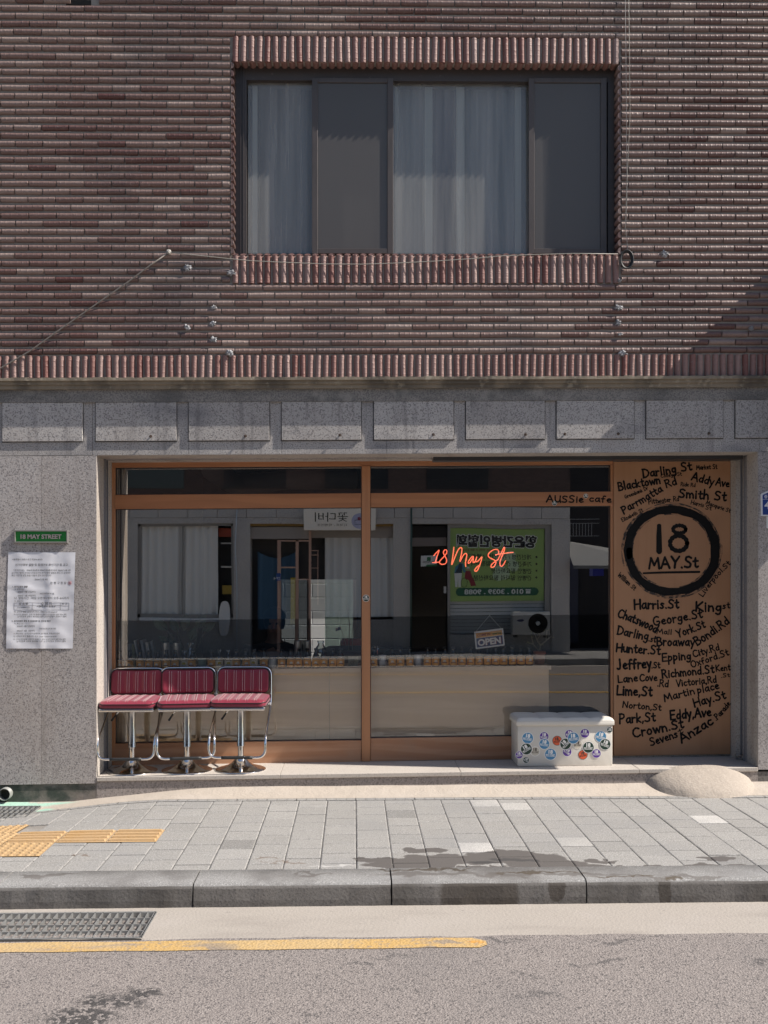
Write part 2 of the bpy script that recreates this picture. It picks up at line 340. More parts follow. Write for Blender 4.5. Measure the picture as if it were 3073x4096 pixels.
M_road = mat('worn asphalt', (.215, .188, .176), .9, layers=[dict(tex='cells', scale=160, lo=.35, hi=.95, col=(.35, .312, .29), fac=.65), dict(tex='cells', scale=130, lo=.82, hi=.92, col=(.06, .055, .056), fac=.75), dict(scale=260, lo=.5, hi=.66, col=(.09, .085, .085), fac=.5),
    dict(scale=1.3, lo=.45, hi=.75, col=(.15, .138, .135), fac=.35, detail=5),
    dict(tex='blobs', warp=.30, wscale=6, lo=.0, hi=.55, e=[(ground_at(430, 4010, 0), (.19, .10, 9)), (ground_at(330, 4080, 0), (.22, .10, 9)), (ground_at(600, 3985, 0), (.10, .06, 9))], col=(.03, .029, .03), fac=.85, **{'and': dict(tex='cells', scale=60, lo=.25, hi=.5)}),
    dict(tex='blobs', warp=.35, wscale=5, lo=.0, hi=.6, e=[(ground_at(1440, 3860, 0), (.13, .035, 9)), (ground_at(1560, 3828, 0), (.11, .025, 9)), (ground_at(1200, 4070, 0), (.12, .03, 9)), (ground_at(2420, 3850, 0), (.12, .04, 9)), (ground_at(2280, 3855, 0), (.09, .03, 9)), (ground_at(3040, 3840, 0), (.10, .05, 9)), (ground_at(2170, 3980, 0), (.12, .05, 9)), (ground_at(2030, 3760, 0), (.16, .03, 9)), (ground_at(2500, 3760, 0), (.25, .025, 9)), (ground_at(2080, 3905, 0), (.10, .05, 9))], col=(.05, .048, .05), fac=.6, **{'and': dict(tex='cells', scale=60, lo=.2, hi=.6)})],
    bump=[dict(tex='voronoi', scale=120, d=.0035), dict(scale=200, d=.002)])
M_yellow = mat('worn yellow road paint', (.47, .305, .115), .75, layers=[dict(tex='blobs', warp=.30, wscale=7, lo=.0, hi=.5, e=[(ground_at(880, 3785, 0), (.13, .05, 9)), (ground_at(1700, 3790, 0), (.07, .035, 9)), (ground_at(1790, 3765, 0), (.08, .03, 9))], col=(.2, .17, .15), fac=.9),
    dict(tex='blobs', warp=.05, lo=.0, hi=.2, e=[(ground_at(1905, 3769, 0), (.05, .022, 9))], col=(.55, .24, .015), fac=.9),
    dict(scale=38, lo=.5, hi=.66, col=(.26, .215, .175), fac=.7, detail=6), dict(scale=2.0, lo=.42, hi=.62, col=(.46, .33, .17), fac=.75), dict(scale=5, st=(.4, 1.5, 1), lo=.58, hi=.68, col=(.25, .21, .18), fac=.7, detail=6)], bump=[dict(tex='voronoi', scale=75, d=.003)])
M_yellow2 = mat('far yellow road paint', (.62, .36, .07), .7, layers=[dict(scale=55, lo=.55, hi=.68, col=(.27, .22, .17), fac=.65, detail=4)])
M_gutter = mat('pale gutter concrete', (.345, .31, .275), .9, layers=[dict(scale=120, lo=.5, hi=.66, col=(.3, .275, .25), fac=.45), dict(scale=3, lo=.45, hi=.75, col=(.38, .345, .315), fac=.5, detail=6), dict(scale=26, lo=.64, hi=.74, col=(.2, .18, .165), fac=.6, detail=4), dict(scale=2.2, st=(.5, 2, 1), lo=.5, hi=.7, col=(.27, .24, .215), fac=.6, detail=6)], bump=[dict(scale=70, d=.003)])
M_apron = mat('rough cement apron', (.42, .365, .31), .9, layers=[dict(scale=90, lo=.52, hi=.66, col=(.36, .315, .27), fac=.45), dict(scale=4, lo=.45, hi=.75, col=(.45, .40, .355), fac=.55, detail=6),
    dict(tex='blobs', warp=.22, wscale=5, lo=.0, hi=.5, e=[(ground_at(60, 3215, .06), (.55, .07, 9)), (ground_at(170, 3240, .06), (.12, .09, 9))], col=(.30, .56, .45), fac=.75)], bump=[dict(scale=60, d=.004), dict(scale=9, d=.01)])
M_mound = mat('rough cement mound', (.36, .31, .262), .92, layers=[dict(tex='cells', scale=110, lo=.5, hi=.9, col=(.5, .44, .38), fac=.3), dict(scale=140, lo=.52, hi=.64, col=(.25, .21, .18), fac=.35), dict(scale=3, lo=.5, hi=.7, col=(.34, .29, .25), fac=.5, detail=5)], bump=[dict(scale=70, d=.003), dict(scale=8, d=.012)])
def gp(u, v): return ground_at(u, v, .125)
WET = [(gp(1530, 3440), (.13, .035, 9)), (gp(1620, 3458), (.17, .05, 9)), (gp(1740, 3440), (.16, .08, 9)), (gp(1900, 3440), (.16, .06, 9)), (gp(2020, 3425), (.17, .075, 9)), (gp(2140, 3440), (.15, .085, 9)), (gp(2230, 3455), (.13, .06, 9)), (gp(1690, 3400), (.10, .03, 9)), (gp(2400, 3445), (.07, .02, 9)), (gp(2500, 3470), (.12, .03, 9)), (gp(2700, 3478), (.15, .028, 9)), (gp(2870, 3472), (.15, .04, 9)), (gp(2600, 3472), (.16, .035, 9)), (gp(3020, 3478), (.14, .03, 9)), (gp(2330, 3470), (.14, .04, 9)), (gp(2860, 3430), (.09, .03, 9)), (gp(2030, 3475), (.45, .035, 9))]
WET2 = [(gp(1720, 3495), (.30, .05, 9)), (gp(2050, 3500), (.3, .03, 9)), (gp(2350, 3498), (.3, .04, 9)), (gp(2750, 3505), (.28, .035, 9)), (gp(1250, 3500), (.12, .03, 9)), (gp(130, 3510), (.1, .03, 9)), (gp(240, 3500), (.12, .03, 9))]
PV = [dict(scale=150, lo=.5, hi=.62, col=(.13, .128, .125), fac=.6), dict(scale=120, lo=.54, hi=.66, col=(.56, .55, .54), fac=.5), dict(scale=1.8, lo=.45, hi=.75, col=(.22, .22, .225), fac=.4, detail=5), dict(scale=12, lo=.62, hi=.75, col=(.2, .185, .17), fac=.35, detail=5, st=(.5, 1.6, 1))]
M_paver = mat('grey pavers', (.175, .168, .158), .85, tint=(.52, .50, .475), layers=PV + [dict(tex='blobs', warp=.20, wscale=9, lo=.0, hi=.12, e=[(c, (r_[0] * 1.4, r_[1] * 1.75, 9)) for c, r_ in WET], col=(.085, .075, .07), fac=.92),
    dict(tex='blobs', warp=.12, wscale=9, lo=.0, hi=.35, e=[(gp(2030, 3437), (.11, .05, 9)), (gp(1935, 3450), (.10, .035, 9)), (gp(2110, 3440), (.06, .03, 9))], col=(.05, .047, .047), fac=.8),
    dict(tex='blobs', warp=.3, wscale=12, lo=.0, hi=.5, e=[(gp(1060, 3436), (.11, .03, 9)), (gp(1160, 3448), (.11, .03, 9)), (gp(330, 3420), (.06, .02, 9))], col=(.15, .11, .085), fac=.75),
    dict(tex='blobs', warp=.16, lo=.0, hi=.4, e=[(gp(1900, 3480), (.12, .015, 9)), (gp(1330, 3463), (.14, .015, 9))], col=(.5, .485, .47), fac=.7)], bump=[dict(scale=120, d=.0025)])
M_sand = mat('joint sand', (.235, .215, .195), .95, layers=[dict(scale=5, lo=.45, hi=.65, col=(.36, .335, .31), fac=.6, detail=4)], bump=[dict(scale=90, d=.004)])
M_kerb = mat('granite kerb', (.265, .26, .255), .8, layers=PV + [dict(scale=2.6, lo=.42, hi=.66, col=(.12, .112, .108), fac=.65, detail=6), dict(tex='blobs', warp=.25, wscale=9, lo=.0, hi=.3, e=WET2, col=(.12, .108, .1), fac=.75),
    dict(tex='blobs', warp=.16, wscale=14, lo=.0, hi=.4, e=[(gp(1700, 3480), (.35, .02, 9)), (gp(2150, 3490), (.3, .018, 9)), (gp(2480, 3505), (.25, .015, 9)), (gp(2690, 3510), (.06, .03, 9))], col=(.07, .05, .03), fac=.8)], bump=[dict(scale=90, d=.003)])
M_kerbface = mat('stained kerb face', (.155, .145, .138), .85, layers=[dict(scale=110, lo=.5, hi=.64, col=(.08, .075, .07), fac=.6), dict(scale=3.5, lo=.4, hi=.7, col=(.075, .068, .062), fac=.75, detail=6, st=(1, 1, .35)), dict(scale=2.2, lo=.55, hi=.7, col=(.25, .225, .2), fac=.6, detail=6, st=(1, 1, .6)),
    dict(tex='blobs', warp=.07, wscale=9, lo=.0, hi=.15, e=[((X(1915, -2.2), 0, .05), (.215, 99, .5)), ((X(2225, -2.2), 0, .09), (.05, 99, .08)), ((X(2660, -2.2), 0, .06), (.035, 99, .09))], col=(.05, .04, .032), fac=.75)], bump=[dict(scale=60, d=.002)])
M_tactile = mat('yellow tactile paver', (.40, .265, .135), .85, tint=(.46, .31, .165), layers=[dict(scale=70, lo=.55, hi=.7, col=(.4, .22, .06), fac=.5, detail=4), dict(scale=5, lo=.5, hi=.75, col=(.45, .27, .1), fac=.4, detail=4)], bump=[dict(scale=90, d=.002)])
M_grate = mat('galvanised grate', (.34, .34, .335), .5, metal=.5, layers=[dict(scale=14, lo=.5, hi=.7, col=(.16, .15, .14), fac=.6, detail=4)])
M_pit = mat('dark pit', (.02, .018, .016), .95)
M_pvc = mat('grey pvc pipe', (.28, .28, .265), .5, layers=[dict(scale=12, lo=.5, hi=.7, col=(.16, .17, .14), fac=.6, detail=4)])
def plain(name, c, r=.5, metal=0, **k): return mat(name, c, r, metal, **k)
M_white = plain('white enamel', (.78, .78, .78), .4)
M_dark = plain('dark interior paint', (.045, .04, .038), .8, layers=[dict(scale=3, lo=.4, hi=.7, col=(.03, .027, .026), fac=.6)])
M_desk = mat('pale plywood counter', (.82, .66, .49), .55, layers=[dict(tex='wave', scale=1.6, dist=7, dir='Z', lo=.2, hi=.9, col=(.68, .52, .35), fac=.5, st=(.3, 1, 1.2)), dict(scale=8, st=(.15, 1, 2), lo=.45, hi=.7, col=(.64, .48, .32), fac=.4, detail=5)])
# ------------------------------------------------------------------ the ground
XL, XR = -9.0, 9.0
YK = -2.21                                      # front of the kerb
def sheet(name, mt, x0, x1, y0, y1, z):
    o = MB().quad((x0, y0, z), (x1, y0, z), (x1, y1, z), (x0, y1, z)).build(name, mt); tag(o, kind='structure'); return o
sheet('ground', M_road, -60, 60, -60, 60, -.02)
sheet('road', M_road, -30, 30, -10.35, ground_at(1416, 3745, 0).y + .05, 0)
YG = ground_at(1416, 3745, 0).y
# gutter with a ragged seam towards the asphalt, one opening left for the grate
b = MB(); gx0, gx1 = -6.0, ground_at(600, 3700, 0).x; gy0, gy1 = ground_at(400, 3757, 0).y, ground_at(400, 3652, 0).y
n = 150
def seam(x): return YG - .004 * math.sin(x * 31) - .006 * math.sin(x * 13 + 1) - .004 * math.sin(x * 57)
gxs = sorted([-9 + 18 * i / n for i in range(n + 1)] + [gx1])
for xa, xb in zip(gxs[:-1], gxs[1:]):
    if xb <= gx1: b.quad((xa, gy1, .004), (xb, gy1, .004), (xb, YK + .02, .004), (xa, YK + .02, .004)); b.quad((xa, seam(xa), .004), (xb, seam(xb), .004), (xb, gy0, .004), (xa, gy0, .004))
    else: b.quad((max(xa, gx1), seam(xa), .004), (xb, seam(xb), .004), (xb, YK + .02, .004), (max(xa, gx1), YK + .02, .004))
for xa, xb in zip(gxs[:-1], gxs[1:]): b.quad((xa, seam(xa) - .012, -.0005), (xb, seam(xb) - .012, -.0005), (xb, seam(xb), .004), (xa, seam(xa), .004))
tag(b.build('gutter', M_gutter), kind='structure')
MBp = MB().box(gx0, gx1, gy0, gy1, -.35, -.3); MBp.box(gx0, gx1, gy1, gy1 + .02, -.3, .002).box(gx1, gx1 + .02, gy0, gy1, -.3, .002).box(gx0, gx1, gy0 - .02, gy0, -.3, .002)
tag(MBp.build('drain_pit', M_pit), kind='structure')
# yellow line along the gutter
ya, yb = ground_at(1000, 3801, 0).y, ground_at(1000, 3763, 0).y
xe = ground_at(1950, 3783, 0).x; pts = []
for i in range(60): pts.append((-9 + (xe - .04 + 9) * i / 59, ya + .004 * math.sin(i * 2.1)))
pts += [(xe, ya + .03), (xe, yb - .04), (xe - .06, yb)]
for i in range(60): pts.append((xe - .07 - (xe - .07 + 9) * i / 59, yb + .005 * math.sin(i * 1.7)))
o = MB().add([(x, y, .003) for x, y in pts], [list(range(len(pts)))]).build('road_marking', M_yellow); tag(o, kind='structure')
b = MB(); b.quad((-30, -6.25, .005), (30, -6.25, .005), (30, -6.12, .005), (-30, -6.12, .005)); b.quad((-30, -8.9, .005), (30, -8.9, .005), (30, -8.78, .005), (-30, -8.78, .005))
tag(b.build('road_marking', M_yellow2), kind='structure')
# kerb: one-metre granite stones with a rounded nose
b = MB(); kj = [ground_at(u, 3500, .125).x for u in (790, 1563, 2330)]
js = sorted([kj[0] - k for k in range(0, 8)] + kj[1:] + [kj[2] + k for k in range(1, 7)])
for a, c in zip(js[:-1], js[1:]):
    a += .004; c -= .004; zj = random.uniform(-.002, .002)
    prof = [(YK, -.05), (YK - .004, .04), (YK, .098), (YK + .006, .112), (YK + .016, .121), (YK + .03, .125), (YK + .24, .127), (YK + .24, -.05)]
    nseg = 14; base = len(b.v)
    for i in range(nseg + 1):
        x = a + (c - a) * i / nseg
        for k, (y, z) in enumerate(prof): b.v.append((x, y + (random.uniform(-.003, .003) if k < 6 else 0), z + zj + (random.uniform(-.0015, .0015) if 1 < k < 6 else 0)))
    N = len(prof)
    for i in range(nseg):
        for k in range(N - 1):
            b.f.append([base + i * N + k, base + (i + 1) * N + k, base + (i + 1) * N + k + 1, base + i * N + k + 1]); b.m.append(1 if k < 3 else 0); b.t.append(.5); b.sm.append(2 <= k <= 5)
    for i in (0, nseg):
        c0 = len(b.v); b.v.extend(b.v[base + i * N:base + i * N + N]); b.f.append([c0 + k for k in range(N)]); b.m.append(0); b.t.append(.5); b.sm.append(False)
tag(b.build('kerb', [M_kerb, M_kerbface]), kind='structure')
# pavement of grey pavers with raised yellow guide blocks
y1 = YK + .245; YB = ground_at(1500, 3193, .125).y
def padip(x, y):                                # the pavement dips to the wall drain on the left
    d = max(0, min(1, (-1.3 - x) / 1.3)); e = max(0, min(1, (y + 1.35) / 1.1)); return -.10 * d * d * (3 - 2 * d) * e
b = MB()
for i in range(60):
    for j in range(9):
        xa, xb = -9 + .3 * i, -9 + .3 * (i + 1); yy0, yy1 = y1 + (YB + .05 - y1) * j / 9, y1 + (YB + .05 - y1) * (j + 1) / 9
        b.quad(*[(x, y, .116 + padip(x, y)) for x, y in ((xa, yy0), (xb, yy0), (xb, yy1), (xa, yy1))])
tag(b.build('paving_bed', M_sand), kind='structure')
TX = ground_at(626, 3368, .125).x; TY0, TY1 = ground_at(626, 3368, .125).y, ground_at(659, 3319, .125).y
tact = []                                      # (x0, x1, y0, y1, kind)
dT = TY1 - TY0
for k in range(3): tact.append((TX - .3 * (k + 1), TX - .3 * k, TY0, TY1, 'bar'))
for k in range(3, 6): tact.append((TX - .3 * (k + 1), TX - .3 * k, TY0, TY1, 'dot'))
for k in range(2, 7): tact.append((TX - .3 * (k + 1), TX - .3 * k, TY0 - dT, TY0, 'dot'))
for k in range(3, 6): tact.append((TX - .3 * (k + 1) - .03, TX - .3 * k - .03, TY1, TY1 + dT, 'dot'))
def in_tact(x0, x1, y0, yy): return any(x1 > t[0] + .02 and x0 < t[1] - .02 and yy > t[2] + .02 and y0 < t[3] - .02 for t in tact)
b = MB(); pxj = ground_at(1424, 3300, .125).x; nrow = 8; rd = (YB - .06 - y1) / nrow
SPEC = {}
for (u, v, tv) in [(1600, 3259, .10), (960, 3380, .08), (1930, 3219, .75), (2060, 3219, .78), (2810, 3269, .95), (2300, 3384, .62), (2860, 3430, .12), (1890, 3392, 1.0), (1150, 3270, .42)]:
    g = ground_at(u, v, .125); SPEC[(math.floor((g.x - pxj) / .2), g.y)] = tv
for i in range(-44, 40):
    xa = pxj + .2 * i; jx = random.uniform(-.0015, .0015); stag = (i % 2) * .5
    for j in range(-1, nrow):
        a, c = y1 + rd * (j + stag), y1 + rd * (j + 1 + stag); a = max(a, y1); c = min(c, y1 + rd * nrow)
        if c - a < .02: continue
        if in_tact(xa, xa + .2, a, c):
            # keep the part of the stone that the guide blocks leave free
            free = [(a, c)]
            for t in tact:
                if xa + .2 > t[0] + .02 and xa < t[1] - .02: free = [q for (p, r) in free for q in ((p, min(r, t[2])), (max(p, t[3]), r)) if q[1] - q[0] > .02]
            parts = free
        else: parts = [(a, c)]
        tv = random.gauss(.33, .035)
        for (ii, gy), v in SPEC.items():
            if ii == i and a <= gy < c: tv = v
        for (a2, c2) in parts:
            z = .125 + random.uniform(-.0012, .0012); g = .003; e = .006
            x0, x1, ya2, yb2 = xa + .0019 + jx, xa + .2 - .0019 + jx, a2 + .0045, c2 - .0045
            P = lambda x, y, z: (x, y, z + padip(x, y))
            vs = [P(x0, ya2, z - .012), P(x1, ya2, z - .012), P(x1, yb2, z - .012), P(x0, yb2, z - .012), P(x0, ya2, z - .003), P(x1, ya2, z - .003), P(x1, yb2, z - .003), P(x0, yb2, z - .003), P(x0 + e, ya2 + e, z), P(x1 - e, ya2 + e, z), P(x1 - e, yb2 - e, z), P(x0 + e, yb2 - e, z)]
            b.add(vs, [(8, 9, 10, 11)] + [(p, (p + 1) % 4, 4 + (p + 1) % 4, 4 + p) for p in range(4)] + [(4 + p, 4 + (p + 1) % 4, 8 + (p + 1) % 4, 8 + p) for p in range(4)], 0, max(0, min(1, tv)))
# thin border row at the back
for i in range(-22, 22):
    xa = pxj + .42 * i
    for k in range(6):
        x0, x1 = xa + .003 + .07 * k, xa + .07 * (k + 1) - (.003 if k == 5 else 0); ya2, yb2 = YB - .056, YB + .012
        b.add([(x, y, .126 + padip(x, y) + dz) for dz in (-.012, 0) for x, y in ((x0, ya2), (x1, ya2), (x1, yb2), (x0, yb2))], [(4, 5, 6, 7), (0, 1, 5, 4)], 0, .34)
tag(b.build('pavement', M_paver), kind='structure')
b = MB()
for (x0, x1, ya2, yb2, kd) in tact:
    g = .002; z = .126; tv = random.random()
    P = lambda x, y, z: (x, y, z + padip(x, y))
    nx = 3
    for q in range(nx):
        for r in range(nx):
            xs = [x0 + g + (x1 - x0 - 2 * g) * q / nx, x0 + g + (x1 - x0 - 2 * g) * (q + 1) / nx]; ys = [ya2 + g + (yb2 - ya2 - 2 * g) * r / nx, ya2 + g + (yb2 - ya2 - 2 * g) * (r + 1) / nx]
            b.quad(P(xs[0], ys[0], z), P(xs[1], ys[0], z), P(xs[1], ys[1], z), P(xs[0], ys[1], z), 0, tv)
    if kd == 'bar':
        for k in range(4):
            yc = ya2 + (yb2 - ya2) * (k + .5) / 4; w = .016
            vs = [P(x0 + .012, yc - w, z), P(x1 - .012, yc - w, z), P(x1 - .012, yc + w, z), P(x0 + .012, yc + w, z), P(x0 + .017, yc - w + .004, z + .011), P(x1 - .017, yc - w + .004, z + .011), P(x1 - .017, yc + w - .004, z + .011), P(x0 + .017, yc + w - .004, z + .011)]
            b.add(vs, [(4, 5, 6, 7), (0, 1, 5, 4), (1, 2, 6, 5), (2, 3, 7, 6), (3, 0, 4, 7)], 0, tv)
    else:
        for q in range(6):
            for r in range(6):
                xc, yc = x0 + .3 * (q + .5) / 6, ya2 + (yb2 - ya2) * (r + .5) / 6
                vs = [P(xc + .0165 * math.cos(t * math.pi / 4), yc + .0165 * math.sin(t * math.pi / 4), z) for t in range(8)] + [P(xc + .010 * math.cos(t * math.pi / 4), yc + .010 * math.sin(t * math.pi / 4), z + .006) for t in range(8)]
                b.add(vs, [tuple(range(8, 16))] + [(t, (t + 1) % 8, 8 + (t + 1) % 8, 8 + t) for t in range(8)], 0, tv)
tag(b.build('tactile_paving', M_tactile), kind='structure')
# cement apron between pavement and wall, dipping to the left
def zwall(x): return .163 - .105 * max(0, min(1, (-.9 - x) / 1.15)) ** 1.3 + (.004 * x if x > 0 else 0)
sgx, sgy = ground_at(150, 3256, .035).x, (ground_at(100, 3285, .035).y, ground_at(100, 3226, .04).y)
b = MB(); NX, NY = 140, 10
def apron(x, y):
    t = (y - YB) / (.06 - YB); t = max(0, min(1, t)); za = .127 + padip(x, YB)
    return za + (zwall(x) - za) * (t * t * (3 - 2 * t)) + .003 * math.sin(x * 9) * math.sin(t * 3.1)
xs = [-9 + 18 * i / NX for i in range(NX + 1)]
base = 0
for i in range(NX + 1):
    for j in range(NY + 1):
        y = YB - .0 + (.12 - YB) * j / NY; b.v.append((xs[i], y, apron(xs[i], y)))
for i in range(NX):
    for j in range(NY):
        b.f.append([i * (NY + 1) + j, (i + 1) * (NY + 1) + j, (i + 1) * (NY + 1) + j + 1, i * (NY + 1) + j + 1]); b.m.append(0); b.t.append(.5); b.sm.append(True)
tag(b.build('cement_apron', M_apron), kind='structure')
# mound of cement that ramps to the doorway
b = MB(); mcx = X(2815, -.1); n1, n2 = 40, 14; mw, my = .405, .50
for i in range(n2 + 1):
    for k in range(n1 + 1):
        th = math.pi + math.pi * k / n1; rr = i / n2
        x = mcx + mw * rr * math.copysign(abs(math.cos(th)) ** .8, math.cos(th)); y = .03 + my * .72 * rr * math.sin(th)
        g = zwall(x); h = .125 * (1 - rr ** 2.6) ** .8 if rr < 1 else -.012
        b.v.append((x, y, (apron(x, min(.05, y)) if y > YB else .125) + h + .004 * math.sin(7 * x) * (1 - rr)))
for i in range(n2):
    for k in range(n1):
        b.f.append([i * (n1 + 1) + k, (i + 1) * (n1 + 1) + k, (i + 1) * (n1 + 1) + k + 1, i * (n1 + 1) + k + 1]); b.m.append(0); b.t.append(.5); b.sm.append(True)
o = b.build('cement_mound', M_mound); tag(o, 'rounded rough cement mound against the ledge below the painted plywood board', 'mound')
def grate(name, x0, x1, y0, y1, z, label, slope=0):
    bb = MB(); zf = lambda x: z + slope * (x - x1)
    def bar(xa, ya_, xb, yb_, w, h):
        if abs(xb - xa) > abs(yb_ - ya_): bb.hexa([(xa, ya_ - w, zf(xa) - h), (xb, yb_ - w, zf(xb) - h), (xa, ya_ + w, zf(xa) - h), (xb, yb_ + w, zf(xb) - h), (xa, ya_ - w, zf(xa)), (xb, yb_ - w, zf(xb)), (xa, ya_ + w, zf(xa)), (xb, yb_ + w, zf(xb))])
        else: bb.hexa([(xa - w, ya_, zf(xa) - h), (xa + w, ya_, zf(xa) - h), (xb - w, yb_, zf(xb) - h), (xb + w, yb_, zf(xb) - h), (xa - w, ya_, zf(xa)), (xa + w, ya_, zf(xa)), (xb - w, yb_, zf(xb)), (xb + w, yb_, zf(xb))])
    nb = int((x1 - x0) / .038)
    for k in range(nb + 1): bar(x0 + (x1 - x0) * k / nb, y0, x0 + (x1 - x0) * k / nb, y1, .0022, .022)
    fr = bb.build('bearing_bars', M_grate); bb2 = MB(); bb = bb2
    nr = max(3, round((y1 - y0) / .1))
    for k in range(1, nr): bar(x0, y0 + (y1 - y0) * k / nr, x1, y0 + (y1 - y0) * k / nr, .003, .012)
    xb_ = bb.build('cross_bars', M_grate); bb = MB()
    for yy in (y0, y1): bar(x0, yy, x1, yy, .008, .03)
    for xx in (x0, x1): bar(xx, y0, xx, y1, .008, .03)
    f2 = bb.build('frame', M_grate)
    r = empty(name, (x1, y0, z)); tag(r, label, 'drain grate')
    for q in (fr, xb_, f2):
        q.data.transform(Matrix.Translation(-r.location)); q.parent = r
    return r
grate('drain_grate', gx0 + .01, gx1 - .006, gy0 + .006, gy1 - .006, .006, 'long galvanised drain grate in the gutter below the kerb')
sx1 = ground_at(125, 3256, .05).x; sz = apron(sx1, sgy[0]) + .004
SG0, SG1 = ground_at(100, 3288, .05).y, ground_at(100, 3230, .05).y
b = MB(); b.box(-3.6, sx1, SG0, SG1, sz - .06, sz - .002); pit2 = b.build('drain_pit', M_pit); tag(pit2, kind='structure')
grate('drain_grate', -3.6, sx1, SG0, SG1, sz + .012, 'small galvanised drain grate by the wall beside the drain pipe')
# ------------------------------------------------------------------ the building
FX0, FX1 = -4.6, 4.7
BLD = empty('shop_building', (0, 0, 0), 'red brick building over a grey granite shopfront with plywood framed windows', 'building')
zS0, zS1 = Zf(1513, -.05), Zf(1417, -.05); PITCH = .0582
hx0, hx1 = X(926, -.05), X(2481, -.05)
zLT = (Zf(138, -.05, 930) + Zf(160, -.05, 2472)) / 2; zLB = (Zf(240, -.05, 930) + Zf(259, -.05, 2472)) / 2
zST = Zf(1018, -.05); zSB = Zf(1131, -.05); ZTOP = 6.6
YM = -.030
def hround(b, x0, x1, zc, h, yb, d, tint, seg=7, nl=3, wob=.0012):
    """one brick laid flat, its face a half round, in facade coordinates"""
    base = len(b.v); tl = random.uniform(-1, 1) * wob
    for i in range(nl + 1):
        x = x0 + (x1 - x0) * i / nl; dd = d * (1 + random.uniform(-.035, .035)); zz = zc + tl * (i / nl - .5) * 2 + random.uniform(-.0006, .0006)
        for k in range(seg + 1):
            a = math.pi * k / seg
            b.v.append(SH((x, yb - dd * math.sin(a) ** 1.12, zz - h / 2 * math.cos(a))))
    n = seg + 1
    for i in range(nl):
        for k in range(seg):
            b.f.append([base + i * n + k, base + (i + 1) * n + k, base + (i + 1) * n + k + 1, base + i * n + k + 1]); b.m.append(0); b.t.append(tint); b.sm.append(True)
    for i, rev in ((0, False), (nl, True)):
        c0 = len(b.v); b.v.extend(b.v[base + i * n:base + i * n + n]); f = [c0 + k for k in range(n)]; b.f.append(f if not rev else f[::-1]); b.m.append(0); b.t.append(tint); b.sm.append(False)
def vround(b, xc, w, z0, z1, yb, d, tint, seg=7):
    """one brick stood on end"""
    base = len(b.v); lean = random.uniform(-.0016, .0016)
    zs = [z0, z0 + (z1 - z0) * .33, z0 + (z1 - z0) * .66, z1]
    for i, z in enumerate(zs):
        for k in range(seg + 1):
            a = math.pi * k / seg
            b.v.append(SH((xc - w / 2 * math.cos(a) + lean * (i - 1.5), yb - d * (1 + random.uniform(-.05, .05)) * math.sin(a) ** 1.1, z)))
    n = seg + 1
    for i in range(3):
        for k in range(seg):
            b.f.append([base + i * n + k, base + i * n + k + 1, base + (i + 1) * n + k + 1, base + (i + 1) * n + k]); b.m.append(0); b.t.append(tint); b.sm.append(True)
    c0 = len(b.v); b.v.extend(b.v[base:base + n]); b.v.extend(b.v[base + 3 * n:base + 4 * n]); b.f.append([c0 + k for k in range(n)][::-1]); b.f.append([c0 + n + k for k in range(n)])
    for _ in range(2): b.m.append(0); b.t.append(tint); b.sm.append(False)
b = MB(); row = 0; z = zS1 + PITCH / 2
def clus(x, z): return .5 + .22 * math.sin(x * 2.1 + z * 1.7) * math.sin(z * 2.6 - x * .8)
while z < ZTOP:
    off = (.1 if row % 2 else 0) + random.uniform(-.006, .006) + .033; x = FX0 - .3 + off
    while x < FX1:
        L = .2 + random.uniform(-.002, .002); xa, xb = max(x + .0042, FX0), min(x + L - .0042, FX1); x += L
        if xb - xa < .02: continue
        spans = [(xa, xb)]
        if zSB - PITCH * .3 < z < zLT + PITCH * .3:
            spans = [s for s in ((xa, min(xb, hx0 - .012)), (max(xa, hx1 + .012), xb)) if s[1] - s[0] > .015]
        hole = abs(z - Zf(9, -.05, 310)) < PITCH * .5 and xa < X(312, -.05) < xb
        if hole: continue
        for s in spans:
            tv = max(0, min(1, random.gauss(clus(xa, z), .17)))
            if random.random() < .04: tv = min(1.3, tv + .5)
            hround(b, s[0], s[1], z + random.uniform(-.0012, .0012), .0445, YM, .0235, tv)
    z += PITCH; row += 1
b.build('brick_courses', M_brick, BLD)
def soldiers(name, x0, x1, z0, z1, pitch, yb=YM):
    b = MB(); n = round((x1 - x0) / pitch); p = (x1 - x0) / n
    for i in range(n):
        dz = random.uniform(-.0025, .0025)
        vround(b, x0 + p * (i + .5) + random.uniform(-.001, .001), p * .80, z0 + dz, z1 + dz, yb, .0255, max(0, min(1, random.gauss(.5, .28))))
    return b
soldiers('soldier_course', FX0, FX1, zS0 + .002, zS1 - .006, .0568).build('soldier_course', M_soldier, BLD)
# window surround: lintel with its soffit, sill, jambs
b = soldiers('x', hx0, hx1, zLB, zLT, .0588)
n = round((hx1 - hx0) / .0588); p = (hx1 - hx0) / n; YF = .075
for i in range(n):        # soffit bricks
    xc = hx0 + p * (i + .5); base = len(b.v)
    for j, y in enumerate((YM - .012, .01, YF)):
        for k in range(7):
            a = math.pi * k / 6; b.v.append(SH((xc - p * .4 * math.cos(a), y, zLB + .025 - .022 * math.sin(a))))
    for j in range(2):
        for k in range(6):
            b.f.append([base + j * 7 + k, base + (j + 1) * 7 + k, base + (j + 1) * 7 + k + 1, base + j * 7 + k + 1]); b.m.append(0); b.t.append(.35); b.sm.append(True)
    b.f.append([base + k for k in range(7)]); b.m.append(0); b.t.append(.35); b.sm.append(False)
b.build('window_lintel', M_soldier, BLD)
b = soldiers('x', hx0, hx1, zSB, zST - .006, .0588)
